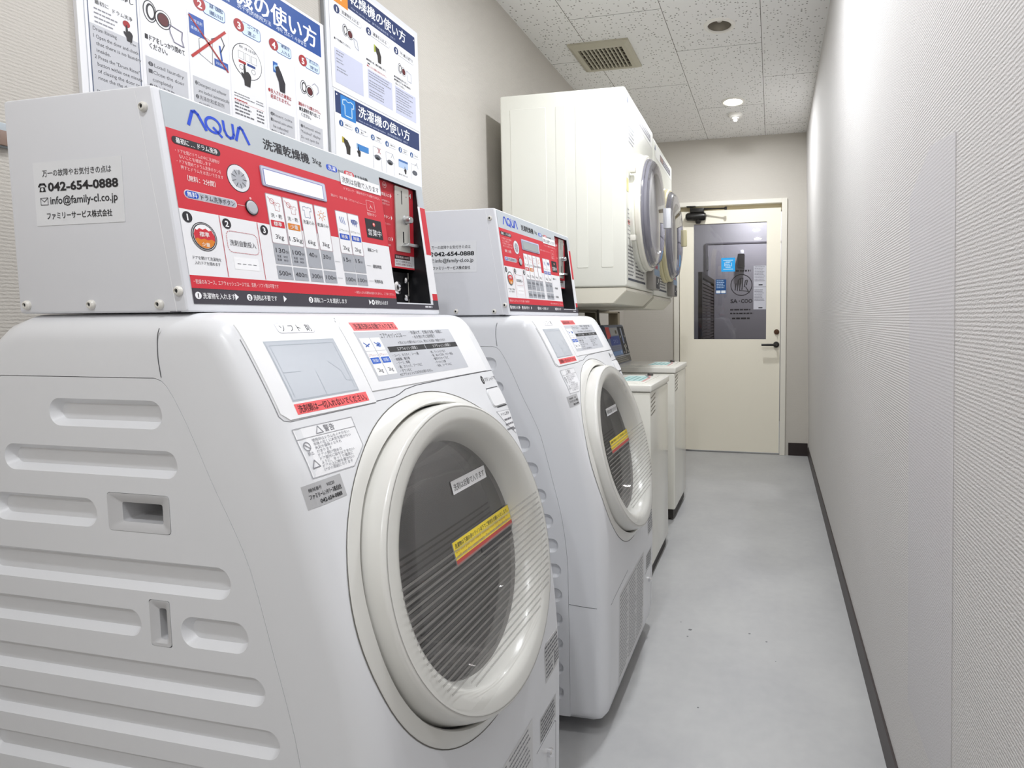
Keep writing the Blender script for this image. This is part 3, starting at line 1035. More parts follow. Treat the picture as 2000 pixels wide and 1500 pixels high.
    shirt(s, 1.5615, 1.745, .046, 'C9E3F6', .0028)
    s.disc(1.515, 1.772, .0025, 'E6E6EA', 3)
    s.text('洗濯機の使い方', 1.606, 1.740, .037, 'F0F2F6', 2, w=.258, bold=.025)
    s.text('How to use the washing machine   洗衣机的使用方法   세탁기', 1.606, 1.725, .0075, 'B9C2DA', 2, w=.245)
    for i, (x, e, tx) in enumerate(((1.533, 1.577, '硬貨を入れる'), (1.600, 1.645, 'コースを|選ぶ'), (1.672, 1.714, '洗濯物を|入れる'), (1.742, 1.786, '洗剤を入れる'), (1.812, 1.852, 'スタート|を押す'), (1.876, 1.915, '取り出す'))):
        label_box(s, x, 1.687, e, 1.701, tx, 'EBEBEE', i + 1, '3F5F92', .0088, .0007, '7F8594', th=.0058)
    s.poly([(1.530, 1.658), (1.530, 1.640), (1.542, 1.642), (1.542, 1.656)], 'B9A83C', 3)
    s.poly([(1.536, 1.655), (1.552, 1.652), (1.564, 1.636), (1.562, 1.612), (1.548, 1.612), (1.546, 1.630), (1.538, 1.642)], '37322F', 4)
    s.rect(1.596, 1.637, 1.646, 1.655, '3F7FC0', 3); s.rect(1.592, 1.640, 1.598, 1.656, '8FB5DC', 3); hand_icon(s, 1.600, 1.632, .028)
    for x in (1.668, 1.731):
        s.line([(x, 1.600), (x, 1.668), (x + .036, 1.668)], .0008, '8C9099', 3)
        s.line([(x, 1.640), (x + .040, 1.640), (x + .040, 1.600)], .0008, '8C9099', 3)
        s.disc(x + .020, 1.638, .015, '5E6169', 4, ry=.008); s.disc(x + .020, 1.634, .009, '1F2024', 5, ry=.004)
    s.line([(1.690, 1.668), (1.702, 1.652)], .002, 'B0504E', 5); s.line([(1.702, 1.668), (1.690, 1.652)], .002, 'B0504E', 5)
    s.line([(1.756, 1.654), (1.766, 1.668), (1.772, 1.652)], .0012, '8C9099', 5)
    s.rect(1.797, 1.636, 1.848, 1.662, 'AFC3DF', 3); s.rect(1.797, 1.655, 1.848, 1.662, '4B6FA8', 4); hand_icon(s, 1.832, 1.632, .024)
    s.line([(1.868, 1.610), (1.868, 1.664), (1.904, 1.664)], .0008, '8C9099', 3); s.disc(1.888, 1.636, .015, '5E6169', 4, ry=.008)
    s.line([(1.888, 1.660), (1.900, 1.672), (1.908, 1.654)], .0012, '8C9099', 5)
    s.text('■約30分で終わります', 1.797, 1.610, .006, INKK, 2, w=.05)
    s.done('printed_panel', t)
    # protective film on the right-hand wall, and the small fitting at the left edge of the picture
    k = (XR0 - XR1) / ZC
    bm = bmesh.new()
    xw = lambda z: XR0 - k * z
    prism(bm, [(0.99, .30), (1.30, .30), (1.30, 1.36), (1.14, 1.42), (0.995, 1.40)], lambda u, v, n: Vector((xw(v) - .0002 - n, u, v)), 0, .0012)
    bmesh.ops.recalc_face_normals(bm, faces=bm.faces)
    f = wall_mat('film_clear', 'C9C7C8', 'D9D7D8', .6)
    tag(finish('protective_film', bm, f, smooth=False), 'clear plastic protective film stuck on the right-hand wall', 'film')
    t = thing('wall_socket', 'small brown and grey wall fitting beside the nearest control box', 'wall fitting', (XL, .72, 1.43))
    boxobj('socket_plate', 0, .008, -.03, .035, -.022, .018, mat('fitting_grey', 'A9B2B8', rough=.4), t, .002)
    boxobj('socket_face', .008, .014, -.02, .03, -.020, .004, mat('fitting_brown', '8A7468', rough=.5), t, .001)

boards()

# ================================================================== THE DRUM WASHER-DRYERS
BW = 0.579                       # width of the control box along the wall
KEYS = [(.010, 1.1315), (.036, 1.131), (.058, 1.123), (.078, 1.099), (.116, 1.03), (.143, .972), (.166, .921), (.202, .807), (.236, .693), (.260, .55), (.269, .40), (.269, .29), (.265, .09)]

def catmull(pts, n=5):
    out = []
    P = [pts[0]] + list(pts) + [pts[-1]]
    for i in range(1, len(P) - 2):
        for k in range(n):
            t = k / n
            out.append(tuple(0.5 * (2 * P[i][d] + (P[i + 1][d] - P[i - 1][d]) * t + (2 * P[i - 1][d] - 5 * P[i][d] + 4 * P[i + 1][d] - P[i + 2][d]) * t * t + (3 * P[i][d] - P[i - 1][d] - 3 * P[i + 1][d] + P[i + 2][d]) * t ** 3) for d in range(len(pts[0]))))
    out.append(pts[-1])
    return out

FRONT = catmull(KEYS)
_z = np.array([p[1] for p in FRONT][::-1])
_x = np.array([p[0] for p in FRONT][::-1])

def prof(z):
    return float(np.interp(z, _z, _x))

def pnorm(z):
    dz = .004
    dx = (prof(z + dz) - prof(z - dz)) / (2 * dz)
    v = Vector((1, 0, -dx))
    return v.normalized()

BY0, BY1, BR = -.015, BW + .018, .036

def edge_inset(y):               # the front rolls over towards both sides
    t = min(y - BY0, BY1 - y)
    return BR - math.sqrt(max(0, BR * BR - (BR - t) ** 2)) if t < BR else 0.0

def FP(u, v, n):                 # on the curved front: u along +Y, v is height
    a = pnorm(v)
    n -= edge_inset(u)
    return Vector((prof(v) + a.x * n, u, v + a.z * n))

DN = Vector((1, 0, .25)).normalized()
DV = Vector((-.25, 0, 1)).normalized()
DC = Vector((0.2345, 0.2885, 0.731))

def DF(a, b, h):                 # door frame: a along +Y, b up the slope, h outwards
    return DC + Vector((0, 1, 0)) * a + DV * b + DN * h

def washer_body(root):
    back = [(-.265, 1.1315), (-.30, 1.121), (-.335, 1.096), (-.358, 1.05), (-.418, .85), (-.42, .80), (-.42, .05), (-.405, .034)]
    front = FRONT + [(.258, .058), (.243, .040), (.22, .034)]
    loop = front + back[::-1]
    nf = len(front)
    pts = [Vector((a, b)) for a, b in loop]
    nrm = []
    for i in range(len(pts)):
        d = pts[(i + 1) % len(pts)] - pts[i - 1]
        nn = Vector((-d.y, d.x)).normalized()
        if nn.dot(pts[i] - Vector((0, .55))) < 0:
            nn = -nn
        nrm.append(nn)
    Y0, Y1, R = BY0, BY1, BR
    bm = bmesh.new()
    secs = []
    for i in range(9):
        th = PI / 2 * i / 8
        secs.append((Y0 + R * (1 - math.cos(th)), R * (1 - math.sin(th))))
    for y, d in list(secs[::-1]):
        secs.append((Y0 + Y1 - y, d))
    secs = sorted(secs)
    rings = []
    for y, d in secs:
        rg = []
        for i, (p, n) in enumerate(zip(pts, nrm)):
            q = p - n * d
            if p.y < .05 and p.x < .2:
                q = Vector((q.x, p.y))
            rg.append(bm.verts.new((q.x, y, q.y)))
        rings.append(rg)
    k = len(pts)
    for A, B in zip(rings, rings[1:]):
        for i in range(k):
            bm.faces.new((A[i], B[i], B[(i + 1) % k], A[(i + 1) % k]))
    bm.faces.new(rings[0]); bm.faces.new(rings[-1][::-1])
    bmesh.ops.recalc_face_normals(bm, faces=bm.faces)
    body = finish('body', bm, [WHITE, SEAM], root)
    # panel outline on the near side
    out = [(-.30, 1.049), (-.041, 1.049)] + catmull([(-.041, 1.049), (-.022, 1.039), (.007, .989), (.041, .915), (.066, .866), (.090, .81), (.118, .703), (.143, .60), (.156, .50), (.159, .40), (.159, .05)], 3)[1:] + [(-.400, .05)] + [(-.400, .80), (-.340, 1.005), (-.332, 1.028), (-.318, 1.043)]
    def grow(o, g):
        c = []
        for i in range(len(o)):
            a, b = Vector(o[i - 1]), Vector(o[(i + 1) % len(o)])
            d = (b - a).normalized()
            c.append((o[i][0] - d.y * g, o[i][1] + d.x * g))
        return c
    def cutter(outl, y0, y1, in0=None):
        b2 = bmesh.new()
        A = [b2.verts.new((u, y0, v)) for u, v in (in0 or outl)]
        B = [b2.verts.new((u, y1, v)) for u, v in outl]
        n = len(A)
        b2.faces.new(A); b2.faces.new(B[::-1])
        for i in range(n):
            b2.faces.new((A[i], B[i], B[(i + 1) % n], A[(i + 1) % n]))
        bmesh.ops.recalc_face_normals(b2, faces=b2.faces)
        return finish('cut', b2, WHITE, root)
    b2 = bmesh.new()
    rg = lathe(b2, [(.266, -.42), (.266, .12)], DF, 72)
    b2.faces.new(rg[0]); b2.faces.new(rg[1])
    bmesh.ops.recalc_face_normals(b2, faces=b2.faces)
    hole = finish('cut', b2, WHITE, root)
    pk = [cutter(rr_pts(-.116, .855, -.045, .890, .003, 2), -.03, .05), cutter(rr_pts(-.063, .702, -.049, .748, .002, 2), -.03, .03)]
    boolean(body, [hole, cutter(grow(out, .0009), -.03, -.0015)] + pk)
    # ribbed side panel
    b2 = bmesh.new()
    A = [b2.verts.new((u, -.0020, v)) for u, v in out]
    B = [b2.verts.new((u, -.0148, v)) for u, v in out]
    n = len(A)
    b2.faces.new(A[::-1]); b2.faces.new(B)
    for i in range(n):
        b2.faces.new((A[i], A[(i + 1) % n], B[(i + 1) % n], B[i]))
    bmesh.ops.recalc_face_normals(b2, faces=b2.faces)
    panel = finish('side_panel', b2, WHITE, root)
    gro = [(-.220, -.031, .983, 1.0215), (-.307, -.012, .920, .9575), (-.335, -.149, .848, .889), (-.365, .060, .768, .812), (-.385, -.087, .7045, .743), (-.024, .082, .700, .743),
           (-.388, .103, .633, .673), (-.388, .121, .565, .606), (-.388, .134, .500, .540), (-.388, .141, .432, .472), (-.388, .143, .365, .405), (-.388, .143, .298, .338), (-.388, .143, .230, .270), (-.388, .143, .162, .202), (-.388, .143, .094, .134)]
    cuts = []
    for x0, x1, z0, z1 in gro:
        g = .0085
        k0 = (z1 - z0) / 2
        big = rr_pts(x0 - g * .8, z0 - g * .8, x1 + g * .8, z1 + g * .8, k0 + g * .75, 7)
        sml = rr_pts(x0 + g, z0 + g, x1 - g, z1 - g, k0 - g - .0006, 7)
        # the wall runs from the wide outline above the surface to the narrow one below it
        cuts.append(cutter(sml, -.0251, -.0045, in0=big))
    cuts.append(cutter(rr_pts(-.131, .8475, -.029, .8985, .005, 3), -.03, .005))
    cuts.append(cutter(rr_pts(-.073, .6965, -.039, .759, .003, 3), -.03, .005))
    boolean(panel, cuts)
    def recess(name, o, i, deep, m2):
        b3 = bmesh.new()
        def ring(r, y):
            return [b3.verts.new((u, y, v)) for u, v in r]
        fo = rr_pts(*o, .005, 3)
        lip = rr_pts(o[0] + .004, o[1] + .004, o[2] - .004, o[3] - .004, .004, 3)
        inn = rr_pts(*i, .003, 3)
        R = [ring(fo, -.0140), ring(fo, -.0152), ring(lip, -.0148), ring(inn, -.0105), ring(inn, deep)]
        for q, (P, Q) in enumerate(zip(R, R[1:])):
            for a in range(len(P)):
                b3.faces.new((P[a], P[(a + 1) % len(P)], Q[(a + 1) % len(P)], Q[a]))
        f = b3.faces.new(R[-1]); f.material_index = 1
        bmesh.ops.recalc_face_normals(b3, faces=b3.faces)
        for f in b3.faces:
            f.normal_flip()
        return finish(name, b3, [mat('recess_grey', 'C9C9CB', rough=.35), m2], panel)
    recess('grip_recess', (-.1305, .848, -.0295, .898), (-.112, .859, -.046, .885), .045, mat('recess_back', '8E8E92', rough=.4))
    recess('latch_slot', (-.0725, .697, -.0395, .7585), (-.062, .704, -.0505, .746), .02, mat('recess_dark', '55565A', rough=.5))
    # seams, dark lines a hair above the surface
    s = Sheet(lambda u, v, n: Vector((u, -.0151 - n, v)))
    s.off = 0.0
    s.line(catmull([(-.027, 1.112), (-.031, 1.10), (-.032, 1.075), (-.029, 1.051)], 4), .0014, SEAM)
    s.done('top_seam', body)
    s = Sheet(lambda u, v, n: Vector((u, -.0151 - n, v)))
    s.line([(.161, .363), (.20, .360), (.238, .3585)], .0014, SEAM)
    s.done('side_seam', body)
    s = Sheet(FP, .006)
    s.line([(.012, .359), (.04, .364), (.20, .375)], .0014, SEAM)
    s.done('front_seam', body)
    bm = bmesh.new()
    for x in (-.31, .17):
        for y in (.04, .54):
            pass
    for x in (-.36, .10):
        for y in (.085, .50):
            b4 = bmesh.new()
            lathe(b4, [(0, 0), (.024, 0), (.024, .012), (.016, .018), (.012, .036), (0, .036)], AX((x, y, 0), 'z'), 20)
            finish('foot', b4, mat('foot_rubber', '2B2B2D', rough=.7), root)
    bm.free()
    return body

def washer_front(root):
    # ---- detergent drawer and fascia: thin curved plates with visible edges
    def plate(name, outline_l, outline_r, zs, n1, n0=-.004, ny=10):
        bm = bmesh.new()
        G = []
        for z in zs:
            a, b = outline_l(z), outline_r(z)
            G.append([bm.verts.new(FP(a + (b - a) * i / ny, z, n1)) for i in range(ny + 1)])
        for A, B in zip(G, G[1:]):
            for i in range(ny):
                bm.faces.new((A[i], A[i + 1], B[i + 1], B[i]))
        rim = G[0] + [g[-1] for g in G[1:-1]] + G[-1][::-1] + [g[0] for g in G[1:-1]][::-1]
        zz = [zs[0]] * (ny + 1) + list(zs[1:-1]) + [zs[-1]] * (ny + 1) + list(zs[1:-1])[::-1]
        low = []
        for v, z in zip(rim, zz):
            low.append(bm.verts.new(v.co - pnorm(z) * (n1 - n0)))
        for i in range(len(rim)):
            j = (i + 1) % len(rim)
            bm.faces.new((rim[i], rim[j], low[j], low[i]))
        bmesh.ops.recalc_face_normals(bm, faces=bm.faces)
        return finish(name, bm, WHITE2, root, sharp=50)
    def cl(z):
        return .006 + (.008 * max(0, (1.006 - z) / .010) if z < 1.006 else 0)
    zs = [.9965, .999, 1.002, 1.006] + [1.006 + .0114 * i for i in range(1, 10)] + [1.1135, 1.118]
    dr = plate('drawer_lid', cl, lambda z: .1768, zs, .0014)
    def fascia_l(z):
        return .1782 + .010 * max(0, (z - 1.112) / .006) ** 2 if z > 1.112 else .1782
    fa = plate('fascia', fascia_l, lambda z: .582, [1.0125] + [1.0125 + .0101 * i for i in range(1, 10)] + [1.1095, 1.118], .0014)
    s = Sheet(FP, .006)            # the seam line under the fascia dips round the door ring
    s.line([(.178, .9975), (.222, .9985), (.238, 1.001), (.258, 1.0065), (.291, 1.0095), (.418, 1.0112), (.582, 1.0112)], .0012, SEAM, 1)
    s.line([(.1776, .998), (.1776, 1.112), (.181, 1.119), (.187, 1.124)], .0011, SEAM, 1)
    s.line([(.0035, 1.10), (.0038, 1.004), (.007, .9975), (.014, .9945), (.176, .9955)], .0009, '8C8C90', 1)
    s.line(rr_pts(.508, .9385, .570, .9765, .008, 4), .0010, 'B9B9BC', 1, closed=True)
    s.line([(.512, .9770), (.562, .9770)], .0016, '4B4B4E', 2); s.line([(.524, .9375), (.568, .9375)], .0024, '3E3E42', 2)
    s.disc(.514, .9955, .0052, INKK, 2, ry=.0085); s.text('1', .514, .9915, .011, 'F2F2F2', 3, al='c', bold=.02)
    s.text('ボタン→ドア開', .5225, .9915, .0095, '5F5F64', 2, w=.053)
    s.done('front_printing', root)
    bm = bmesh.new()
    prism(bm, rr_pts(.511, .941, .567, .974, .007, 4), FP, -.001, .0022)
    bmesh.ops.recalc_face_normals(bm, faces=bm.faces)
    finish('door_button', bm, WHITE2, root, sharp=50)
    # ---- drawer window and stickers
    s = Sheet(FP, .006); s.off = .0014
    s.rect(.0275, 1.0165, .1515, 1.0935, 'B2B8C0', 1)
    s.rect(.0295, 1.0185, .1495, 1.0915, mat('drawer_window', 'C3C8D0', rough=.12, coat=.3), 2)
    for p in ([(.034, 1.088), (.146, 1.088), (.146, 1.022)], [(.034, 1.053), (.062, 1.0525)], [(.088, 1.050), (.088, 1.019)], [(.118, 1.062), (.134, 1.048), (.136, 1.034), (.148, 1.032)], [(.034, 1.088), (.034, 1.022)]):
        s.line(p, .0008, 'B4BBC4', 3)
    s.done('drawer_window', dr)
    s = Sheet(FP, .006); s.off = .0014
    s.band(rr_pts(.061, 1.1035, .125, 1.1165, .004, 3), 'F6F6F9', 1); s.line(rr_pts(.061, 1.1035, .125, 1.1165, .004, 4), .0006, 'C9C9D2', 2, closed=True)
    for i, c in enumerate('ソフト剤'):
        s.text(c, .067 + i * .0145, 1.1058, .0105, '333338', 3)
    s.done('sticker', dr)['label'] = 'small white sticker in katakana'
    s = Sheet(FP, .006); s.off = .0014
    s.rect(.027, 1.0005, .163, 1.0135, 'F26A6C', 1)
    s.text('洗剤類は一切入れないでください。', .031, 1.0028, .0105, '4A2A2C', 2, w=.128, bold=.01)
    s.done('sticker', dr)['label'] = 'long red sticker'
    s = Sheet(FP, .006); s.off = .0014
    s.rect(.205, 1.1035, .318, 1.1165, 'F26A6C', 1)
    s.text('洗濯洗剤は自動で入ります。', .211, 1.1060, .0100, '5A2E30', 2, w=.103, bold=.01)
    s.done('sticker', fa)['label'] = 'red sticker'
    s = Sheet(FP, .006); s.off = .0014
    s.rect(.202, 1.0245, .480, 1.1015, 'C2C4CA', 1)
    for i in (0, 1):
        a = .206 + i * .0255
        s.rect(a, 1.0325, a + .0235, 1.0915, 'F2F2F4', 2)
        s.line([(a + .0045 + k * .004, 1.084 - k * .003) for k in range(3)], .0018, '4567B5', 3); s.line([(a + .006, 1.078), (a + .017, 1.082)], .0018, '4567B5', 3)
        if i:
            s.disc(a + .013, 1.080, .005, '7E97CF', 3, ry=.004)
        s.text('エアウォッシュ', a + .0015, 1.0625, .0045, '9A4A50', 3, w=.020)
        s.rect(a + .0015, 1.051, a + .022, 1.0605, '2E62C4', 3); s.text(('除臭' if not i else '除菌') + '1', a + .0118, 1.0535, .006, 'E4ECFA', 4, al='c')
        s.text('2kg', a + .0118, 1.038, .0085, '3C3C42', 3, al='c')
        s.rect(a, 1.0705, a + .0235, 1.0712, 'C2C4CA', 3)
    s.text('エアウォッシュとは', .260, 1.0905, .0095, '2F2F34', 2, w=.058); s.text('----', .320, 1.0905, .008, '55555A', 2)
    s.text('・洗濯せず、衣類の消臭・除菌に', .342, 1.0945, .0068, '4A4A50', 2, w=.108); s.text('・水を使わずに短時間で', .346, 1.0868, .0068, '4A4A50', 2, w=.072)
    s.text('＊洗えない衣類やぬいぐるみ、靴なども消臭・除菌できます', .296, 1.0788, .0058, '5C5C62', 2, w=.15)
    s.rect(.2625, 1.0665, .368, 1.0755, '232326', 2); s.rect(.3695, 1.0665, .479, 1.0755, '232326', 2)
    s.text('エアウォッシュ除臭 1', .285, 1.0685, .0062, 'DADADD', 3, w=.058); s.text('エアウォッシュ除菌 1', .392, 1.0685, .0062, 'DADADD', 3, w=.062)
    for i, (a, b) in enumerate((('・スーツ、ネクタイ、コート類', '・枕、クッションなど'), ('・制服類、帽子類', '・肩、ぬいぐるみ、ベビー用品'), ('・ブーツ、革靴', '・帽子やスカーフなど'), ('・靴、スリッパ、ブーツなど', '・マットレス類'), ('・ダウンなど', '・毛布、カーテンなど'))):
        s.text(a, .265, 1.0585 - i * .0063, .0054, '4E4E54', 2, w=.0052 * len(a)); s.text(b, .374, 1.0585 - i * .0063, .0054, '4E4E54', 2, w=.0052 * len(b))
    s.text('※エアウォッシュでは汚れは落ちません。', .260, 1.0275, .0056, '4E4E54', 2, w=.095)
    s.done('instruction_label', fa)['label'] = 'grey printed label'
    # warning label with cut corners, serial label, drum label, small labels low on the right
    s = Sheet(FP, .006)
    o = [(.011, .925), (.083, .923), (.113, .945), (.115, .984), (.011, .985)]
    s.off = .0003; s.band(o, 'EFEFF1'); s.line(o, .0008, 'A3A3A8', 2, closed=True)
    s.line([(.011, .972), (.115, .971)], .0007, 'A3A3A8', 2)
    s.line([(.044, .974), (.050, .983), (.056, .974)], .0010, '8A8A90', 2, closed=True); s.text('警告', .059, .9745, .0095, '6F6F76', 2)
    s.ring(.021, .962, .0055, .001, '8A8A90', 2); s.line([(.0175, .965), (.0245, .959)], .001, '8A8A90', 2); s.text('禁止', .017, .9515, .005, '8A8A90', 2)
    s.line([(.016, .936), (.022, .945), (.028, .936)], .001, '8A8A90', 2, closed=True)
    for i, r in enumerate(('使用中はドラムをのぞかない', '本体の近くに火気を置かない', '火災や爆発のおそれ', 'があります', 'ドアの開け閉めは', 'ドア部分に指をはさまない', 'ように、ゆっくり確実に', 'ドアの上に物を置かない', 'けがの原因になります')):
        s.text(r, .032, .9655 - i * .0046, .0046, '8E8E94', 2, w=min(.074, len(r) * .0052), res=1)
    s.done('warning_label', root)
    s = Sheet(FP, .006)
    s.off = .0003; s.band([(-.003, .8915), (.054, .8915), (.054, .920), (-.003, .920)], 'B8B8BA', nu=12)
    s.text('機械番号', .002, .911, .005, '2A2A2C', 2, w=.016); s.text('90220', .027, .911, .0055, '2A2A2C', 2, w=.013)
    s.text('ファミリーレンタリース株式会社', .001, .9025, .0068, '202022', 2, w=.048, bold=.02); s.text('042-654-0888', .011, .8945, .0068, '202022', 2, w=.036, bold=.02)
    s.done('serial_label', root)
    s = Sheet(FP, .006)
    o = [(.513, .930), (.576, .926), (.580, .879), (.566, .877), (.536, .902)]
    s.off = .0003; s.band(o, 'EDEDEF'); s.line(o, .0007, 'B6B6BA', 2, closed=True)
    s.text('ドラム洗浄', .528, .9185, .0075, '6B6B70', 2, w=.036)
    s.lines(.534, .574, .911, 3, .010, .005, '77777C'); s.lines(.556, .574, .888, 1, .01, .005, '77777C')
    s.done('drum_label', root)
    s = Sheet(FP, .006)
    o = [(.490, .370), (.490, .436), (.500, .450), (.578, .452), (.578, .385), (.566, .374)]
    s.off = .0003; s.band(o, 'D2D2D2')
    s.lines(.494, .572, .444, 4, .0085, .005, '6E6E73'); s.lines(.494, .535, .408, 4, .0085, .005, '6E6E73'); s.rect(.540, .380, .572, .412, 'A5A5A8', 2); s.lines(.542, .570, .408, 4, .007, .004, '77777A', 3)
    s.done('caution_label', root)
    s = Sheet(FP, .006)
    s.off = .0003; s.band([(.458, .262), (.545, .262), (.545, .314), (.458, .314)], 'CBCBCB')
    s.lines(.462, .540, .310, 6, .0085, .005, '66666B')
    s.done('rating_label', root)
    s = Sheet(FP, .006)       # large instruction label low on the front
    s.off = .0003; s.band([(.10, .085), (.42, .085), (.42, .345), (.10, .345)], 'DEDEDE', nv=14)
    for c in range(3):
        s.lines(.106 + c * .105, .206 + c * .105, .338, 22, .0112, .0045, '8F8F93')
    s.done('lower_label', root)
    # drain cover hatch and its coin lock
    s = Sheet(FP, .006)
    s.line([(.546, .10), (.546, .250), (.540, .256), (.44, .256)], .0012, SEAM)
    s.done('hatch_seam', root)
    bm = bmesh.new()
    zc = .212
    lathe(bm, [(0, .010), (.007, .010), (.009, .007), (.009, -.002)], lambda a, b, h: FP(.503, zc, 0) + Vector((h, a, b)), 20)
    finish('hatch_lock', bm, CHROME, root)

def washer_door(root):
    # fixed surround, flush with the curved front
    def skin(r, th):
        a, b = r * math.cos(th), r * math.sin(th)
        lo, hi = -.08, .04
        for _ in range(30):
            h = (lo + hi) / 2
            p = DF(a, b, h)
            if p.x - (prof(p.z) - edge_inset(p.y)) > 0:
                hi = h
            else:
                lo = h
        return lo
    seg = 96
    bm = bmesh.new()
    rings = []
    for i in range(seg):
        th = 2 * PI * i / seg
        o, m = skin(.2822, th), max(skin(.262, th) + .0015, -.016)
        pr = [(.2822, o - .02), (.2822, o + .0002), (.2812, o + .0012), (.276, o * .65 + m * .35 + .0012), (.268, o * .25 + m * .75 + .0010), (.2615, m), (.2590, m - .003), (.2578, m - .010), (.2578, -.055)]
        rings.append([bm.verts.new(DF(r * math.cos(th), r * math.sin(th), h)) for r, h in pr])
    for i in range(seg):
        A, B = rings[i], rings[(i + 1) % seg]
        for k in range(len(A) - 1):
            bm.faces.new((A[k], B[k], B[k + 1], A[k + 1]))
    bmesh.ops.recalc_face_normals(bm, faces=bm.faces)
    finish('door_surround', bm, RING, root)
    bm = bmesh.new()
    q = []
    for i in range(seg):
        th = 2 * PI * i / seg
        q.append([bm.verts.new(DF(r * math.cos(th), r * math.sin(th), skin(r, th) + .0005)) for r in (.2822, .2838)])
    for i in range(seg):
        bm.faces.new((q[i][0], q[i][1], q[(i + 1) % seg][1], q[(i + 1) % seg][0]))
    finish('surround_seam', bm, mat('seam_grey', '6B6964', rough=.8), root)
    s = Sheet(lambda u, v, n: DF(u, v, n))
    # drum, gasket
    bm = bmesh.new()
    lathe(bm, [(.264, -.052), (.222, -.054), (.208, -.075), (.212, -.10), (.236, -.105), (.240, -.12), (.238, -.36), (.215, -.395), (.06, -.40), (0, -.385)], DF, 72)
    for f in bm.faces:
        h = (f.calc_center_median() - DC).dot(DN)
        f.material_index = 1 if h > -.108 else 0
    finish('drum', bm, [DRUM, GASKET], root)
    for k in range(3):
        bm = bmesh.new()
        th = 2 * PI * k / 3 + .5
        prism(bm, [(-.022, .236), (.022, .236), (.009, .19), (-.009, .19)], lambda u, v, n: DF(u * math.cos(th) + v * math.sin(th), -u * math.sin(th) + v * math.cos(th), n), -.35, -.13, 0, .004)
        bmesh.ops.recalc_face_normals(bm, faces=bm.faces)
        finish('drum_lifter', bm, DRUM, root)
    # door: broad white ring
    bm = bmesh.new()
    lathe(bm, [(.2505, -.046), (.2552, -.042), (.2546, -.010), (.2525, .0095), (.2512, .0128), (.2488, .0148), (.2460, .0156), (.2430, .0159), (.228, .0158), (.222, .0146), (.214, .0098), (.207, .0015), (.201, -.011), (.197, -.023), (.195, -.034), (.194, -.044), (.206, -.047)], DF, 96, close=True)
    bmesh.ops.recalc_face_normals(bm, faces=bm.faces)
    door = finish('door', bm, RING, root)
    bm = bmesh.new()
    lathe(bm, [(.1955, -.036), (.12, -.034), (0, -.033)], DF, 64)
    finish('door_glass', bm, clear('door_glass_tint', (.42, .41, .41, 1), .025, .01, .2), door)
    bm = bmesh.new()
    lathe(bm, [(.195, -.044), (.182, -.075), (.160, -.115), (.125, -.150), (.07, -.168), (0, -.172)], DF, 64)
    finish('glass_bowl', bm, clear('glass_bowl_tint', (.60, .59, .59, 1), .09, .03, .6), door)
    # clear outer cover with fine level lines
    bm = bmesh.new()
    lathe(bm, [(.2425, .0162), (.238, .0178), (.15, .0192), (0, .0198)], DF, 64)
    finish('clear_cover', bm, clear('cover_clear', (.985, .985, .98, 1), .004, .02, .12), door)
    s = Sheet(lambda u, v, n: DF(u, v, n)); s.off = .0200
    stripe = veil('stripe_grey', '9A9792', .5)
    for i in range(19):
        b = .030 - i * .0108
        e = .012 if i < 17 else .05
        hw = math.sqrt(max(0, .240 ** 2 - b * b)) - e
        s.line([(-hw, b), (hw, b)], .0036, stripe, 0)
    s.done('cover_stripes', door)
    s = Sheet(lambda u, v, n: DF(u, v, n)); s.off = .0163
    s.ring(0, 0, .2462, .0011, '9B9994', 0, n=96)
    s.done('cover_edge', door)
    def stick(u0, v0, u1, v1):
        s = Sheet(lambda u, v, n: DF(u, v, n)); s.off = -.0325
        return s
    y = lambda yy: yy - .2885
    zz = lambda z: (z - .731 + .25 * .033 * .97) / DV.z
    s = stick(0, 0, 0, 0)
    a0, a1, b0, b1 = y(.309), y(.430), zz(.8155), zz(.8385)
    s.poly([(a0, b0), (a1, b0), (a1, b1), (a0, b1)], 'FAFAFD', 1)
    s.text('洗剤は自動で入ります', a0 + .005, b0 + .0058, .0135, '34343A', 2, w=a1 - a0 - .011, bold=.01)
    s.done('sticker', door)['label'] = 'white strip sticker on the glass'
    s = stick(0, 0, 0, 0)
    a0, a1, b0, b1 = y(.270), y(.482), zz(.7075), zz(.7455)
    s.poly([(a0 - .003, b0 - .001), (a1 + .001, b0 - .001), (a1 + .001, b1 + .001), (a0 - .003, b1 + .001)], '6E6E76', 0)
    s.poly([(a0, b0), (a1, b0), (a1, b1), (a0, b1)], 'FFE32A', 1)
    s.poly([(a0, b0), (a1, b0), (a1, b0 + .0085), (a0, b0 + .0085)], 'C8423C', 2)
    s.text('洗濯物は下図の赤いライン以下でご使用をお願いいたします。', a0 + .005, b1 - .0115, .0088, '3A3414', 2, w=.200, bold=.02)
    s.text('Do not put too many clothes into this washer it', a0 + .005, b1 - .0195, .0072, 'A05A1E', 2, w=.196)
    s.text('will not dry completely. Do keep under the line', a0 + .005, b1 - .0275, .0072, 'A05A1E', 2, w=.198)
    s.done('sticker', door)['label'] = 'yellow strip sticker with a red lower edge'
    s = stick(0, 0, 0, 0)
    s.poly([(p[0], p[1]) for p in rr_pts(y(.352), zz(.690), y(.472), zz(.709), .009, 5)], '29282B', 0)
    s.done('badge', door)['label'] = 'black oval badge under the yellow sticker'

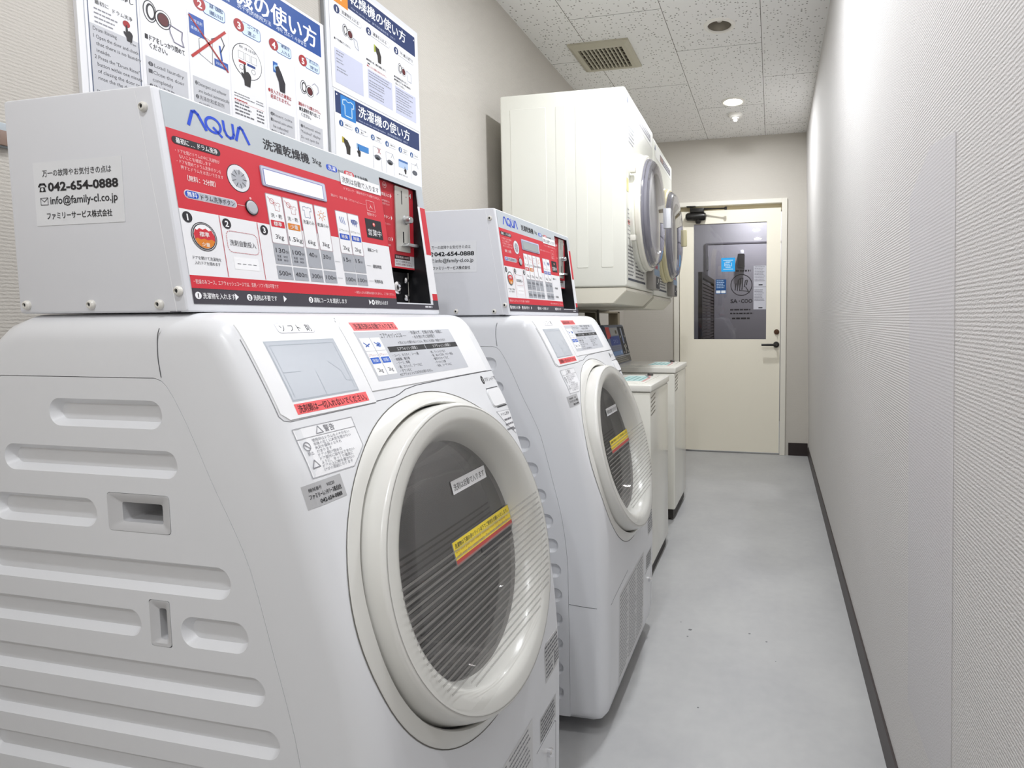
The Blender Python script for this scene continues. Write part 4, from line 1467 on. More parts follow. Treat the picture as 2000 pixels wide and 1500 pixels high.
def control_box(root, lcd):
    z0, HB, DX, D = 1.1325, .2825, .036, .283
    SL = math.hypot(HB, DX)
    tv = Vector((-DX, 0, HB)) / SL
    tn = Vector((HB, 0, DX)) / SL
    def PP(u, v, n):
        return Vector((0, .010 + u, z0)) + tv * (v + .0105) + tn * n
    bm = bmesh.new()
    A = [(0, z0), (-DX, z0 + HB), (-D, z0 + HB), (-D, z0)]
    va = [bm.verts.new((x, 0, z)) for x, z in A]
    vb = [bm.verts.new((x, BW, z)) for x, z in A]
    bm.faces.new(va); bm.faces.new(vb[::-1])
    for i in range(4):
        bm.faces.new((va[i], vb[i], vb[(i + 1) % 4], va[(i + 1) % 4]))
    bmesh.ops.recalc_face_normals(bm, faces=bm.faces)
    bmesh.ops.bevel(bm, geom=list(bm.edges), offset=.0045, segments=3, profile=.55, affect='EDGES')
    bx = finish('control_box', bm, mat('box_enamel', 'DFE0E5', rough=.32), root)
    b2 = bmesh.new()
    op = [(.4205, .2590), (.5450, .2590), (.5405, .0110), (.4190, .0110)]
    ou = [b2.verts.new(PP(u, v, .02)) for u, v in op]
    inn = []
    for u, v in op:
        p = PP(u, v, 0); inn.append(b2.verts.new(Vector((-.085, p.y, p.z))))
    b2.faces.new(ou); b2.faces.new(inn[::-1])
    for i in range(4):
        b2.faces.new((ou[i], inn[i], inn[(i + 1) % 4], ou[(i + 1) % 4]))
    bmesh.ops.recalc_face_normals(b2, faces=b2.faces)
    boolean(bx, [finish('cut', b2, WHITE, root)])
    # coin recess lining
    b2 = bmesh.new()
    opi = [(.4211, .2584), (.5444, .2584), (.5399, .0116), (.4196, .0116)]
    ou = [b2.verts.new(PP(u, v, -.0008)) for u, v in opi]
    inn = [b2.verts.new(Vector((-.0825, v.co.y, v.co.z))) for v in ou]
    b2.faces.new(inn)
    for i in range(4):
        b2.faces.new((ou[i], inn[i], inn[(i + 1) % 4], ou[(i + 1) % 4]))
    finish('coin_recess', b2, BLACK, bx, smooth=False)
    # printed front sheet, laid round the opening
    R_, G_, Wt, K_ = 'CF3340', 'BCC2C7', 'ECECEF', '45424A'
    s = Sheet(PP, .02)
    wd, hh = .567, .271
    s.off = .0004
    s.rect(0, .2590, wd, hh, G_, 1)
    s.rect(0, .2248, .4205, .2590, G_, 1); s.rect(.5450, .2235, wd, .2590, G_, 1)
    s.rect(0, .1225, .4195, .2248, R_, 1)
    s.rect(0, .0205, .4195, .1225, Wt, 1)
    s.rect(.5405, .1200, wd, .2235, Wt, 1); s.rect(.5485, .1205, wd, .2230, R_, 2)
    s.rect(.5405, .0205, wd, .1200, Wt, 1); s.rect(.5480, .0205, wd, .0350, R_, 2)
    s.rect(0, .0205, .4195, .0372, R_, 2)
    s.rect(0, 0, wd, .0105, K_, 1); s.rect(0, .0105, .4195, .0205, K_, 1); s.rect(.5480, .0105, wd, .0205, K_, 1)
    # logo
    bl = '1F4CCF'
    s.line([(.0325, .2380), (.0400, .2570), (.0440, .2585), (.0480, .2555), (.0570, .2378)], .0042, bl, 3)
    s.ring(.0690, .2480, .0128, .0036, bl, 3, ry=.0118); s.line([(.0690, .2445), (.0800, .2352)], .0036, bl, 3)
    s.line([(.0855, .2590), (.0858, .2460), (.0885, .2400), (.0930, .2375), (.0980, .2395), (.1000, .2445), (.1003, .2585)], .0038, bl, 3)
    s.line([(.1030, .2380), (.1100, .2565), (.1130, .2585), (.1160, .2560), (.1240, .2378)], .0042, bl, 3)
    s.text('洗濯乾燥機', .1500, .2395, .0180, '2E2D33', 3, w=.090, bold=.025)
    s.text('3kg', .2475, .2425, .0130, '2E2D33', 3, w=.0195)
    s.rrect(.2780, .2388, .3045, .2492, .005, '2A55C8', 2); s.text('洗濯', .2912, .2408, .0085, 'F2F4FA', 3, w=.018, al='c', bold=.02)
    s.text('から', .3062, .2405, .0078, '2E2D33', 3, w=.0140)
    s.rrect(.3215, .2375, .3475, .2488, .005, 'D43A45', 2); s.text('乾燥', .3345, .2402, .0085, 'F8EFF0', 3, w=.018, al='c', bold=.02)
    s.text('まで全自動', .3490, .2405, .0080, '2E2D33', 3, w=.0350, bold=.02)
    # white tape
    s.poly([(.3085, .2208), (.4175, .2215), (.4165, .2415), (.3090, .2415)], 'F4F4F6', 5)
    s.text('洗剤は自動で入ります', .3125, .2255, .0122, '45454C', 6, w=.100)
    # drum-rinse block
    s.rrect(.0055, .2060, .0730, .2158, .0046, '2C2A30', 3); s.text('最初に … ドラム洗浄', .0105, .2080, .0080, 'F1F1F3', 4, w=.058, bold=.02)
    for i, r in enumerate(('・ドアを開けドラムの中に洗濯物が', '　ないことを確認します', '・ドアを閉めてドラム洗浄ボタンを', '　押すとドラムを水洗いできます')):
        s.text(r.strip('　'), .0075 + (.004 if r[0] == '　' else 0), (.1952, .1885, .1815, .1745)[i], .0058, 'F3C9CB', 3, w=min(.062, len(r) * .0040))
    s.text('（無料：2分間）', .0180, .1612, .0085, 'F7E6E6', 3, w=.040, bold=.015)
    s.rrect(.0102, .1372, .0870, .1487, .0056, 'F0D8DE', 2); s.rrect(.0110, .1380, .0862, .1479, .005, 'B9BCC6', 3); s.rrect(.0116, .1385, .0300, .1474, .0044, '2452C0', 4)
    s.text('無料', .0140, .1400, .0078, 'EAF0FC', 5, w=.0135, bold=.02); s.text('ドラム洗浄ボタン', .0330, .1395, .0085, '3A3940', 5, w=.050)
    s.line([(.088, .1430), (.102, .1430)], .0008, 'EBB9BC', 3)
    s.disc(.0965, .1817, .0186, '3E3A42', 2, ry=.0198); s.disc(.0965, .1817, .0176, 'E4E4E8', 3, ry=.0188); s.disc(.0970, .1810, .0118, 'AFB1B8', 4, ry=.0128)
    for a in range(0, 360, 40):
        c_, s_ = math.cos(math.radians(a)), math.sin(math.radians(a))
        s.line([(.097 + c_ * .006, .181 + s_ * .007), (.097 + c_ * .0125, .181 + s_ * .0135)], .0008, '4C4A52', 5)
    s.disc(.1112, .1562, .0018, 'F2B9BC', 3)
    # numbered steps
    for n, u in ((1, .0095), (2, .0655), (3, .1268)):
        s.disc(u, .1125, .0066, '2C2A30', 3, ry=.0072); s.text(str(n), u, .1083, .0115, 'F2F2F4', 4, al='c', bold=.03)
    for u in (.0556, .1160):
        s.line([(u, .0385), (u, .1220)], .0009, 'C04450', 3)
    s.ring(.0288, .0895, .0180, .0010, '3E3A42', 3, ry=.0192); s.disc(.0288, .0895, .0160, '2E2A30', 3, ry=.0172); s.disc(.0288, .0895, .0148, 'F4F4F6', 4, ry=.0160)
    s.poly([(.0142, .0915), (.0170, .0985), (.0195, .0970), (.0230, .1000), (.0275, .0985), (.0320, .1005), (.0360, .0975), (.0400, .0990), (.0435, .0915), (.0430, .0850), (.0380, .0790), (.0200, .0790), (.0150, .0850)][::-1], 'CF3340', 5)
    s.poly([(.0150, .0850), (.0185, .0870), (.0230, .0850), (.0280, .0868), (.0330, .0850), (.0385, .0868), (.0428, .0845), (.0400, .0790), (.0350, .0752), (.0288, .0738), (.0220, .0755), (.0175, .0795)][::-1], 'DB8129', 6)
    s.text('標準', .0288, .0895, .0072, 'F8F0F0', 7, al='c', bold=.02); s.text('少量', .0288, .0765, .0060, 'FBF1E4', 7, al='c', bold=.02)
    s.text('ドアを開けて洗濯物を', .0082, .0585, .0052, '37363C', 3, w=.040); s.text('入れドアを閉めます', .0100, .0520, .0052, '37363C', 3, w=.036)
    q = rr_pts(.0620, .0735, .1120, .1030, .007, 3)
    for i in range(0, len(q)):
        (a, b), (c, d) = q[i], q[(i + 1) % len(q)]
        n = max(1, int(math.hypot(c - a, d - b) / .0022))
        for k in range(n):
            if k % 1 == 0:
                t0, t1 = k / n, (k + .55) / n
                s.line([(a + (c - a) * t0, b + (d - b) * t0), (a + (c - a) * t1, b + (d - b) * t1)], .0007, 'B8434E', 3)
    s.text('洗剤自動投入', .0660, .0835, .0090, '39383F', 3, w=.042)
    s.rect(.0680, .0500, .1080, .0675, 'F6F6F8', 2)
    for k in range(4):
        s.line([(.073 + k * .0085, .0580), (.078 + k * .0085, .0580)], .0009, '77777E', 3)
    # course buttons
    cols = ((.1396, .1680, '洗・乾', '標準', 'CF3340', '3kg', '130', '500'), (.1713, .1990, '洗・乾', '少量', 'DB8129', '1.5kg', '100', '400'), (.2043, .2310, '洗濯のみ', None, None, '6kg', '40', '300'), (.2352, .2625, '乾燥のみ', None, None, '3kg', '30', '100'),
            (.2838, .3115, 'エアウォッシュ', '除臭', '2452C0', '2kg', '15', '100'), (.3137, .3408, 'エアウォッシュ', '除菌', '2452C0', '2kg', '15', '100'))
    for i, (a, b, t1, t2, tc, kg, mn, yen) in enumerate(cols):
        m = (a + b) / 2
        s.rrect(a - .0012, .0945, b + .0016, .1705, .002, 'B5A3AA', 2); s.rrect(a, .0960, b, .1692, .002, 'F3F3F5', 3)
        if i < 2:
            s.ring(m - .005, .1595, .0042, .0007, 'D06A6E', 4); s.line([(m - .012, .1650), (m + .003, .1540)], .0007, 'D06A6E', 4); shirt(s, m + .0035, .1525, .0125, 'D06A6E', .0007)
        elif i == 2:
            shirt(s, m, .1545, .0175, '5C77B8', .0009)
        elif i == 3:
            s.ring(m, .1545, .0046, .0009, 'DB8A4A', 4)
            for k in range(8):
                c_, s_ = math.cos(k * PI / 4), math.sin(k * PI / 4)
                s.line([(m + c_ * .0062, .1545 + s_ * .0062), (m + c_ * .0088, .1545 + s_ * .0088)], .0010, 'DB8A4A', 4)
        else:
            for k in range(3):
                s.line([(m - .006 + k * .0045, .1600), (m - .003 + k * .0045, .1500 - k * .001)], .0013, '4A63B5', 4)
            if i == 5:
                s.disc(m + .001, .1560, .0085, 'C3CBE6', 3, ry=.004); s.ring(m + .001, .1560, .0085, .0008, '4A63B5', 5, ry=.004)
        s.text(t1, m, .1352, .0072 if len(t1) < 5 else .0045, '39383F', 4, w=min(b - a - .003, len(t1) * .0068), al='c')
        if t2:
            s.rrect(a + .002, .1205, b - .0015, .1305, .001, tc, 4); s.text(t2, m, .1228, .0072, 'F6F2F2', 5, w=.015, al='c', bold=.02)
        s.text(kg, m, .1025, .0100, '39383F', 4, w=len(kg) * .0052, al='c')
        s.rect(a - .0003, .0642, b + .0006, .0950, 'A9ACB3', 3); s.rect(a, .0412, b + .0004, .0612, 'A9ACB3', 3)
        s.text(mn, a + .003, .0815, .0100, '2F2E34', 4, w=.0058 * len(mn)); s.text('分', a + .004 + .0058 * len(mn), .0815, .0058, '2F2E34', 4)
        if i < 2:
            s.text('洗濯　50分', a + .0035, .0745, .0042, '4A4950', 4, w=.020); s.text('乾燥　80分', a + .0035, .0690, .0042, '4A4950', 4, w=.020)
        s.text(yen, a + .0025, .0468, .0100, '2F2E34', 4, w=.0165); s.text('円', a + .0198, .0468, .0062, '2F2E34', 4)
    s.text('運転コース', .3545, .1070, .0072, '37363C', 3, w=.028, bold=.01); s.text('運転時間', .3628, .0765, .0072, '37363C', 3, w=.024, bold=.01); s.text('利用料金', .3610, .0482, .0072, '37363C', 3, w=.024, bold=.01)
    for a, b, z in ((.265, .277, .0795), (.265, .277, .0510), (.346, .358, .0795), (.346, .358, .0510)):
        s.line([(a, z), (b, z)], .0006, 'A9A9B0', 3)
    # right of the display
    s.text('ドアロック・運転中はドアは開きません', .3145, .2122, .0055, 'EFC6C9', 3, w=.098); s.text('運転ボタン（洗濯・乾燥・エアウォッシュ）', .2788, .1938, .0052, 'EFC6C9', 3, w=.070); s.line([(.350, .1950), (.368, .1950)], .0005, 'E9AEB3', 3)
    s.line([(.3705, .1850), (.3705, .2045), (.3930, .2045), (.3930, .1850)], .0007, 'F0CBCE', 3, closed=True); s.text('入', .3818, .1905, .0095, 'F6E3E4', 3, al='c'); s.text('電源ボタン', .3818, .1765, .0062, 'F3D6D8', 3, w=.026, al='c')
    s.rect(.3595, .1332, .4055, .1692, '262429', 2); s.disc(.3830, .1600, .0036, 'E86A66', 4); s.disc(.3826, .1605, .0018, 'F7D3CF', 5); s.text('営業中', .3826, .1390, .0135, 'F1F1F3', 3, w=.038, al='c')
    # lower strips
    s.text('・乾燥のみコース、エアウォッシュコースでは、洗剤・ソフト剤は不要です', .0040, .0265, .0068, 'F4D8D9', 3, w=.133); s.text('一度投入された硬貨は返却されません。ご了承ください。', .3020, .0262, .0052, 'F0C8CA', 3, w=.113)
    def step(n, u, txt, w, e):
        s.disc(u, .0110, .0044, 'F0F0F2', 3, ry=.0048); s.text(str(n), u, .0083, .0075, '2F2D33', 4, al='c', bold=.03)
        s.text(txt, u + .0062, .0075, .0088, 'F0F0F2', 3, w=w, bold=.015)
        if e:
            s.poly([(e, .0060), (e + .0058, .0110), (e, .0160)], 'F0F0F2', 3)
    step(1, .0072, '洗濯物を入れます', .047, .0605); step(2, .0835, '洗剤は不要です', .041, .1430); step(3, .1970, '運転コースを選択します', .076, .3368); step(4, .3480, '硬貨を入れます', .037, None)
    s.lines(.5150, .5450, .0075, 1, .005, .0045, 'D6D6DA')
    s.done('control_panel', bx)
    # display with its bevelled frame
    s = Sheet(PP)
    s.slab(rr_pts(.1362, .1805, .2666, .2112, .003, 3), 'A9ACC4', .0016, .0004)
    s.poly(rr_pts(.1375, .1818, .2653, .2100, .002, 3), 'CDCFE0', 1); s.poly(rr_pts(.1400, .1830, .2600, .2075, .001, 2), '8E95C0', 2)
    s.done('display_frame', bx)
    s = Sheet(PP); s.off = .0020
    s.poly([(.1412, .1832), (.2580, .1832), (.2580, .2058), (.1412, .2058)], lcd, 4)
    dsp = s.done('display', bx)
    bm = bmesh.new()
    lathe(bm, [(.0094, .0008), (.0094, .002), (.0078, .0034), (0, .0038)], lambda a, b, h: PP(.1108 + a, .1425 + b * 1.05, h), 28)
    lathe(bm, [(.0094, .0008), (.0104, .0008), (.0104, .0020), (.0094, .0022)], lambda a, b, h: PP(.1108 + a, .1425 + b * 1.05, h), 28, 1)
    finish('rinse_button', bm, [mat('button_grey', 'B8BAC0', rough=.4), BLACK], bx)
    # coin mechanism: upright red plate, steel coin plate, knob, lever, lock plate
    xc = -.0415
    YZ = XP(xc)
    s = Sheet(YZ)
    s.slab([(.430, 1.229), (.5535, 1.229), (.5555, 1.4005), (.430, 1.4005)], 'C8303C', .0015, -.002)
    s.poly([(.484, 1.229), (.5535, 1.229), (.5535, 1.257), (.484, 1.257)], 'D6D6D9', 1)
    s.poly([(.484, 1.2475), (.536, 1.2475), (.536, 1.257), (.484, 1.257)], '3A2226', 2); s.rect(.484, 1.229, .5535, 1.2325, 'C8303C', 2)
    s.text('硬貨専用 100円', .487, 1.250, .0055, 'E9D9D9', 3, w=.045); s.text('おつりは出ません', .488, 1.2415, .005, '5A3A3E', 3, w=.05); s.text('※お札は使えません', .488, 1.2355, .005, '7A3A3E', 3, w=.055)
    s.ring(.4585, 1.3915, .0062, .0008, 'F3D6D8', 2); s.text('100', .4585, 1.3893, .0060, 'F3D6D8', 2, al='c', bold=.02)
    for z, tx in ((1.373, '硬貨投入口'), (1.329, 'リボタン'), (1.286, '口')):
        s.text(tx, .473, z - .003, .0072, 'F6E3E4', 2, w=min(.030, .007 * len(tx)), al='r', bold=.01); s.poly([(.476, z - .005), (.480, z), (.476, z + .005)], 'F6E3E4', 2)
    s.text('100円硬貨のみ', .473, 1.3585, .0045, 'EFC6C9', 2, w=.026, al='r'); s.text('ご使用できます', .473, 1.3525, .0045, 'EFC6C9', 2, w=.026, al='r'); s.text('を押してください', .473, 1.3135, .0045, 'EFC6C9', 2, w=.026, al='r'); s.text('返却口', .473, 1.2715, .0045, 'EFC6C9', 2, w=.014, al='r')
    s.text('4', .5435, 1.3815, .013, 'F2F2F4', 2, al='c', bold=.03)
    s.done('coin_plate', bx)
    s = Sheet(YZ); s.slab(rr_pts(.488, 1.2640, .5350, 1.3970, .002, 2), mat('coin_steel', 'C9C8C2', rough=.38, metal=.55), .0025, 0)
    s.rect(.5085, 1.3620, .5110, 1.3900, '1E1E20', 1); s.rect(.5100, 1.2830, .5140, 1.3060, '1E1E20', 1); s.disc(.4975, 1.380, .0012, '5A5A5E', 1); s.disc(.5255, 1.380, .0012, '8A4A44', 1)
    s.done('coin_slot_plate', bx)
    bm = bmesh.new()
    lathe(bm, [(0, .016), (.0062, .0155), (.0075, .013), (.0075, .002), (.0095, .001), (.0095, 0)], AX((xc + .002, .520, 1.331), 'x'), 24)
    finish('return_button', bm, STEEL, bx)
    bm = bmesh.new()
    prism(bm, [(.505, 1.2755), (.546, 1.2755), (.548, 1.279), (.546, 1.283), (.512, 1.282)], YZ, .002, .015, 0, .002)
    bmesh.ops.recalc_face_normals(bm, faces=bm.faces)
    finish('return_lever', bm, STEEL, bx)
    s = Sheet(XP(-.055)); s.slab([(.434, 1.148), (.5475, 1.148), (.5475, 1.222), (.434, 1.222)], '1B1B1E', .002, -.002)
    s.line([(.5470, 1.149), (.5470, 1.222)], .0022, 'C9C7BE', 1)
    s.done('lock_plate', bx)
    bm = bmesh.new()
    lathe(bm, [(.0135, 0), (.0135, .006), (.011, .008), (.007, .0085), (.0068, .006), (0, .006)], AX((-.054, .500, 1.189), 'x'), 28)
    box(bm, -.0485, -.0470, .4992, .5008, 1.1845, 1.1935, 1)
    finish('box_lock', bm, [CHROME, BLACK], bx)
    for z in (1.206, 1.169):
        bm = bmesh.new()
        lathe(bm, [(0, .005), (.004, .0044), (.0068, .0022), (.0074, 0)], AX((-.053, .5355, z), 'x'), 20)
        finish('dome_bolt', bm, CHROME, bx)
    # side: fold line, screws, contact label
    s = Sheet(YP(0))
    s.line([(-.0610, 1.4085), (-.0165, 1.1335)], .0012, mat('fold_light', 'F2F3F6', rough=.3), 1)
    s.line([(-.0270, 1.1330), (-.010, 1.1330)], .0012, SEAM, 1)
    s.done('fold_line', bx)
    for x, z in ((-.048, 1.388), (-.011, 1.159), (-.266, 1.144), (-.154, 1.1435), (-.042, 1.1425)):
        bm = bmesh.new()
        lathe(bm, [(.0062, 0), (.0062, .0022), (.0048, .0042), (.0030, .0048), (.0028, .0030), (0, .0030)], AX((x, 0, z), 'y', -1), 20)
        for f in bm.faces:
            c = f.calc_center_median()
            if math.hypot(c.x - x, c.z - z) < .0027:
                f.material_index = 1
        finish('screw', bm, [mat('screw_cream', 'E0DDD6', rough=.35), BLACK], bx)
    s = Sheet(YP(0))
    s.slab([(-.238, 1.2485), (-.089, 1.2485), (-.089, 1.3310), (-.238, 1.3310)], 'E6E7EA', .0003, .0002)
    s.text('万一の故障やお気付きの点は', -.164, 1.3125, .0098, '2B2B30', 2, w=.116, al='c')
    s.poly([(-.2290, 1.2925), (-.2180, 1.2925), (-.2195, 1.2985), (-.2275, 1.2985)], '2B2B30', 2); s.disc(-.2235, 1.2955, .0022, 'E6E7EA', 3); s.line([(-.2295, 1.2995), (-.2270, 1.3025), (-.2200, 1.3025), (-.2175, 1.2995)], .0026, '2B2B30', 2); s.text('042-654-0888', -.214, 1.2930, .0155, '232327', 2, w=.118, bold=.03)
    s.line([(-.228, 1.2755), (-.2155, 1.2755), (-.2155, 1.2845), (-.228, 1.2845)], .0007, '3A3A40', 2, closed=True); s.line([(-.228, 1.2842), (-.2218, 1.2795), (-.2155, 1.2842)], .0007, '3A3A40', 2)
    s.text('info@family-cl.co.jp', -.2115, 1.2760, .0140, '2B2B30', 2, w=.113, bold=.01)
    s.text('ファミリーサービス株式会社', -.164, 1.2572, .0098, '232327', 2, w=.110, al='c', bold=.02)
    s.done('contact_label', bx)
    return dsp

w1 = thing('washer_dryer', 'white drum washer-dryer nearest the camera, with ribbed side panel and lit display', 'washing machine', (M1[0], M1[1], 0), 0, 'red-panelled washer-dryers')
washer_body(w1)
washer_front(w1)
washer_door(w1)
dsp = control_box(w1, mat('display_lit', 'E4E6F8', rough=.2, emit=.3))
w2 = copy_tree(w1)
w2.location = (M2[0], M2[1], 0)
w2['label'] = 'white drum washer-dryer with a dark grey display, second in the row behind the nearest one'
for o in w2.children_recursive:
    if o.name.startswith('display') and 'frame' not in o.name:
        me = o.data.copy()
        me.materials.clear()
        me.materials.append(mat('display_off', '9FA6A8', rough=.25))
        o.data = me

# ================================================================== THE WALL DRYERS
DX0 = -0.600                      # front of the nearer dryer
DW, DH, DD = 0.640, 0.822, 0.555  # width along the wall, height, depth
IV = IVORY

def make_dryer():
    """origin: bottom of the cabinet at the front corner nearest the camera"""
    t = thing('tumble_dryer', 'ivory wall-hung tumble dryer nearer the camera, white grip on its round door', 'dryer', (DX0, 2.42, 1.256), 0, 'coin dryers above the old washers')
    bm = bmesh.new()
    box(bm, -DD, 0, 0, DW, 0, DH, 0, .012, 3)
    for a, b in ((-.508, -.345), (-.304, -.258), (-.217, -.165), (-.109, -.055)):       # pressed panels on the near side
        for y, sg in ((0, -1), (DW, 1)):
            pts = rr_pts(a, .082, b, .762, .004, 2)
            P = (lambda u, v, n, y=y, sg=sg: Vector((u, y + sg * n, v)))
            A = [bm.verts.new(P(u, v, -.001)) for u, v in pts]
            k = .0018
            B = [bm.verts.new(P(u + (k if u < (a + b) / 2 else -k), v + (k if v < .42 else -k), .0012)) for u, v in pts]
            for i in range(len(pts)):
                bm.faces.new((A[i], A[(i + 1) % len(pts)], B[(i + 1) % len(pts)], B[i]))
            bm.faces.new(B)
    bmesh.ops.recalc_face_normals(bm, faces=bm.faces)
    finish('cabinet', bm, IV, t)
    bm = bmesh.new()
    prof2 = [(-.004, -.002), (-.004, -.018), (-.058, -.070), (-DD + .01, -.070), (-DD + .01, -.002)]
    prism(bm, prof2, lambda u, v, n: Vector((u, n, v)), .004, DW - .004, 0)
    bmesh.ops.recalc_face_normals(bm, faces=bm.faces)
    bmesh.ops.bevel(bm, geom=list(bm.edges), offset=.003, segments=2, affect='EDGES')
    bt = finish('base_tray', bm, mat('tray_ivory', 'E3DFD0', rough=.4), t)
    for x, z in ((-.265, .022), (-.46, -.034)):
        b2 = bmesh.new()
        lathe(b2, [(.005, 0), (.005, .002), (.003, .0035), (0, .0035)], AX((x, .004 if z < 0 else 0, z), 'y', -1), 12)
        finish('screw', b2, mat('screw_dark', '6B675A', rough=.4), t)
    # front sheet edge and printing
    s = Sheet(XP(.0005))
    s.rect(.05, .735, .62, .800, 'F1F1EC', 1)
    s.text('▲', .030, .770, .036, '55607F', 2)
    s.rrect(.195, .750, .560, .786, .004, '6C6A72', 2)
    s.rect(.205, .754, .30, .782, '9A8078', 3); s.lines(.315, .54, .780, 2, .014, .010, 'C9C7CE', 3)
    s.lines(.06, .17, .700, 6, .016, .008, 'AFAEBB')
    s.done('name_strip', t)
    s = Sheet(XP(.0005))
    s.slab([(.015, .400), (.05, .400), (.05, .455), (.015, .455)], 'E9E2A0', .0004)
    s.done('tag', t)['label'] = 'pale yellow tag'
    s = Sheet(XP(.0005))
    s.rect(.02, .028, .415, .185, 'D8D8D2', 1); s.rect(.02, .185, .10, .335, 'E2E2DC', 1)
    s.lines(.03, .15, .178, 9, .015, .009, '6E6E70'); s.lines(.18, .40, .178, 9, .015, .010, '57565C'); s.lines(.028, .09, .33, 8, .017, .008, '9A9A9C')
    s.rect(.03, .265, .085, .285, 'C98A86', 2); s.rect(.03, .030, .405, .040, '3A3F4C', 2)
    s.done('instruction_label', t)
    # round door
    c = Vector((0, .322, .352))
    F = lambda a, b, h: c + Vector((h, a, b))
    bm = bmesh.new()
    lathe(bm, [(.268, 0), (.268, .014), (.262, .020), (.250, .022), (.244, .018), (.236, .004), (.236, 0)], F, 72)
    finish('door_seal_ring', bm, IV, t)
    bm = bmesh.new()
    lathe(bm, [(.258, .020), (.262, .025), (.262, .040), (.256, .046), (.236, .048), (.230, .042), (.230, .022)], F, 72)
    d = finish('door', bm, mat('door_white', 'EFECE0', rough=.3), t)
    bm = bmesh.new()
    lathe(bm, [(.248, .046), (.247, .054), (.236, .070), (.206, .080), (.182, .078), (.174, .064), (.168, .050)], F, 64)
    finish('door_window_frame', bm, mat('smoked_violet', '7C7B84', rough=.14, coat=.5), d)
    bm = bmesh.new()
    lathe(bm, [(.174, .066), (.165, .050), (.150, .020), (.12, .004), (0, 0.002)], F, 64)
    finish('door_glass', bm, mat('smoked_glass', '615F68', rough=.08, coat=.6), d)
    bm = bmesh.new()
    lathe(bm, [(.2465, .056), (.225, .080), (.17, .092), (0, .096)], F, 64)
    finish('door_dome', bm, clear('violet_clear', (.86, .86, .90, 1), .06), d)
    b2 = bmesh.new()
    box(b2, .070, .108, .205, .232, -.035, .065, 0, .006)
    for v in b2.verts:
        v.co = c + Vector((v.co.x, v.co.y, v.co.z))
    hd = finish('door_handle', b2, WHITE, d)
    for z in (.13, -.155):
        b2 = bmesh.new()
        box(b2, .006, .030, -.276, -.250, z, z + .025, 0, .004)
        for v in b2.verts:
            v.co = c + v.co
        finish('hinge', b2, mat('hinge_cream', 'D9D6CC', rough=.35), d)
    # coin unit, lower right
    bm = bmesh.new()
    box(bm, 0, .034, .440, .632, .012, .150, 0, .006)
    cu = finish('coin_unit', bm, mat('coin_unit_steel', '9E9A96', rough=.35, metal=.4), t)
    s = Sheet(XP(.0345))
    s.rrect(.520, .018, .624, .078, .008, '1B1A1D', 1); s.rect(.470, .082, .624, .112, '7F93A8', 1); s.rect(.500, .116, .560, .144, 'A33B52', 1); s.rect(.566, .116, .620, .144, '8FA8B4', 1)
    s.disc(.585, .060, .012, 'B9B6AE', 2); s.disc(.600, .035, .007, '8F8C86', 2); s.rect(.540, .040, .560, .046, 'C9C7C2', 2)
    s.done('coin_face', cu)
    return t

dry1 = make_dryer()
dry1.rotation_euler = (0, 0, math.radians(1.0))
dry2 = copy_tree(dry1)
dry2.location = (DX0 - .016, 3.095, 1.246)
dry2['label'] = 'ivory wall-hung tumble dryer nearer the end door, with a cream grip on its round door'
for o in dry2.children_recursive:
    if o.name.startswith('door_handle'):
        o.data = o.data.copy()
        o.data.materials.clear()
        o.data.materials.append(mat('door_cream', 'E6DDB4', rough=.3))
    elif o.name.split('.')[0] in ('door', 'door_seal_ring'):
        o.data = o.data.copy()
        o.data.materials.clear()
        o.data.materials.append(mat('door_cream', 'E6DDB4'))

st = thing('dryer_stand', 'taupe steel stand against the left wall carrying the two wall dryers', 'stand', (-1.10, 2.42, 0))
tp = mat('stand_taupe', '7F7562', rough=.45)
for y in (.06, 1.10, 1.64):
    boxobj('leg', -.035, .035, y - .03, y + .03, 0, 1.1735, tp, st, .004)
boxobj('crossbar', -.05, .06, .02, 1.30, 1.1725, 1.174, tp, st, .003)
boxobj('crossbar', -.035, .035, .03, 1.66, 1.160, 1.172, tp, st, .003)

bm = bmesh.new()
tube(bm, catmull([(-1.02, 3.40, 1.18), (-1.02, 3.40, 1.12), (-1.015, 3.42, 1.05), (-1.05, 3.47, .95), (-1.05, 3.50, .80)], 6), .0075, 10)
tag(finish('power_cable', bm, mat('cable_grey', '5D5850', rough=.5)), 'dark grey cable hanging below the dryers beside the coin console', 'cable')

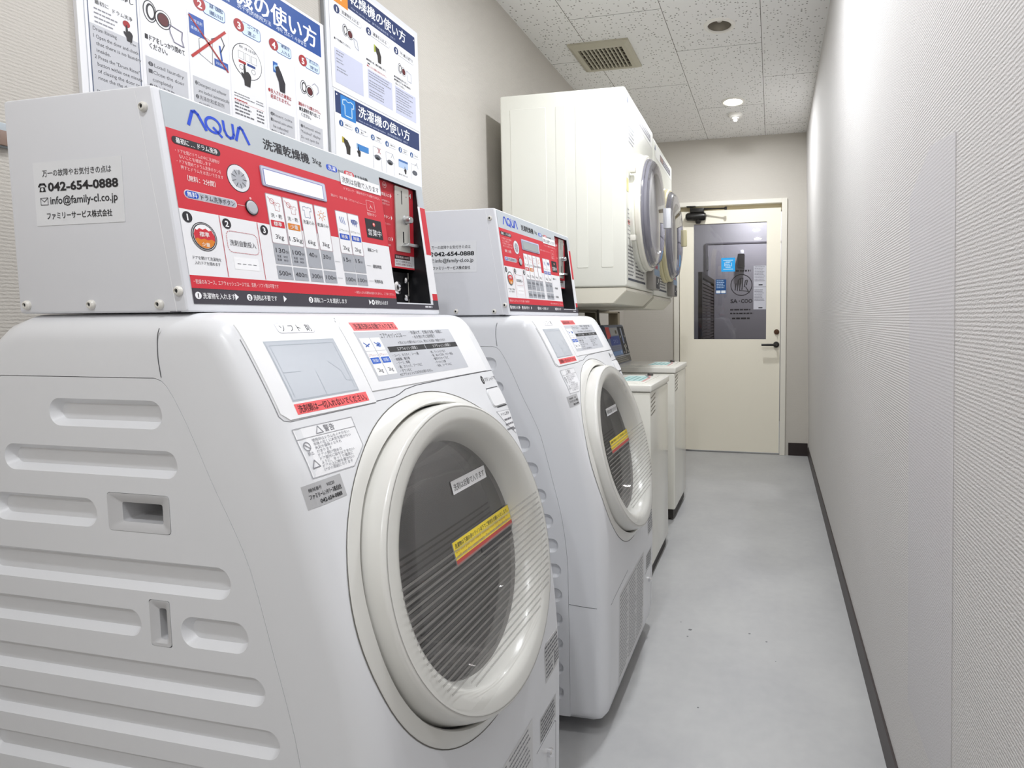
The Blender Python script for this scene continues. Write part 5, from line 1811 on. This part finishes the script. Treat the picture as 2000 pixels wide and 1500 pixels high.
# ================================================================== THE OLD TOP-LOADING WASHERS
def make_top_loader():
    """origin: floor at the front corner nearest the camera; the body runs back along -X"""
    t = thing('top_load_washer', '', 'washing machine', (0, 0, 0), 0, 'old top-loading coin washers')
    cream = mat('old_cream', 'EEECE2', rough=.16, coat=.3)
    Dp, Wd, H = .50, .43, .845
    bm = bmesh.new()
    box(bm, -Dp, 0, 0, Wd, .052, H - .034, 0, .010, 3)
    finish('body', bm, cream, t)
    bm = bmesh.new()
    box(bm, -Dp + .02, -.012, .012, Wd - .012, .0, .0515)
    finish('plinth', bm, mat('plinth_dark', '35322F', rough=.6), t)
    bm = bmesh.new()
    box(bm, -Dp - .004, .006, -.004, Wd + .004, H - .032, H, 0, .009, 3)
    lid = finish('top_cover', bm, mat('lid_cream', 'F0EEE6', rough=.25), t)
    bm = bmesh.new()
    box(bm, -.40, -.035, .05, Wd - .05, H - .001, H + .004, 0, .003)
    ld = finish('lid', bm, mat('lid_cream', 'F0EEE6'), lid)
    s = Sheet(ZP(H + .0042))
    s.rect(.10, .06, .33, .17, 'BFDDDA', 1); s.lines(.12, .31, .155, 4, .025, .012, '7AA8A6')
    s.line([(.08, .05), (.24, .055), (.355, .075)], .012, 'D8A5A2', 2)
    s.line([(.24, .055), (.38, .10)], .010, '8B8F90', 3)
    s.done('lid_label', ld)
    bm = bmesh.new()
    lathe(bm, [(.014, 0), (.014, .008), (.010, .012), (0, .013)], AX((-.072, .352, H + .004), 'z'), 20)
    finish('lid_catch', bm, mat('catch_dark', '4B4744', rough=.4), ld)
    s = Sheet(XP(.0003))
    for i in range(5):
        z = .792 - i * .0185
        s.poly([(.012, z - .008), (.105, z + .003), (.105, z + .009), (.012, z - .002)], '8E897C', 1)
    s.done('louvre', t)
    # coin console at the back
    bm = bmesh.new()
    pr = [(-.34, H), (-.40, 1.075), (-.47, 1.075), (-.50, H)]
    prism(bm, pr, lambda u, v, n: Vector((u, n, v)), .004, Wd - .004)
    bmesh.ops.recalc_face_normals(bm, faces=bm.faces)
    bmesh.ops.bevel(bm, geom=list(bm.edges), offset=.005, segments=2, affect='EDGES')
    cs = finish('coin_console', bm, mat('console_blue_grey', '6A7284', rough=.35), t)
    tv = Vector((-.06, 0, .23)).normalized()
    tn = Vector((.23, 0, .06)).normalized()
    P = lambda u, v, n: Vector((-.34, u, H)) + tv * v + tn * n
    s = Sheet(P)
    s.rect(.01, .010, .42, .046, '6F6C66', 1)
    s.lines(.02, .40, .042, 3, .011, .007, 'A9A59A')
    s.rect(.01, .048, .42, .052, 'C9C9C6', 1)
    s.rect(.01, .054, .27, .226, '8289A0', 1)
    s.rect(.01, .160, .09, .226, 'DD4C46', 2); s.rect(.10, .176, .265, .222, 'B3B2B0', 2); s.rect(.20, .185, .235, .205, '5E5038', 3)
    s.rect(.06, .118, .265, .170, '3A4E9B', 2); s.text('コイン', .12, .130, .028, 'A9B8E2', 3, w=.10)
    s.lines(.05, .26, .110, 3, .012, .007, '7B8090'); s.rect(.05, .058, .262, .085, '7B9ACB', 2); s.disc(.235, .072, .008, 'C3D4EC', 3)
    s.rect(.272, .054, .42, .226, '141419', 1)
    s.rect(.330, .120, .360, .218, 'A9B2C4', 2); s.rect(.336, .135, .352, .165, '6F86C2', 3)
    for a, b, r in ((.300, .165, .008), (.395, .165, .008), (.34, .104, .010), (.375, .105, .012), (.352, .085, .014), (.345, .066, .010), (.395, .070, .009), (.305, .066, .007)):
        s.disc(a, b, r, 'C3C1B8', 3)
    s.done('console_panel', cs)
    for x in (-.46, -.06):
        for y in (.05, .38):
            pass
    return t

tl1 = make_top_loader()
tl1.location = (-.497, 2.400, 0)
tl1['label'] = 'cream top-loading washer with louvred front, just beyond the second drum washer-dryer'
tl2 = copy_tree(tl1)
tl2.location = (-.518, 3.160, 0.010)
tl2['label'] = 'cream top-loading washer nearest the end door, blue coin console at its back'
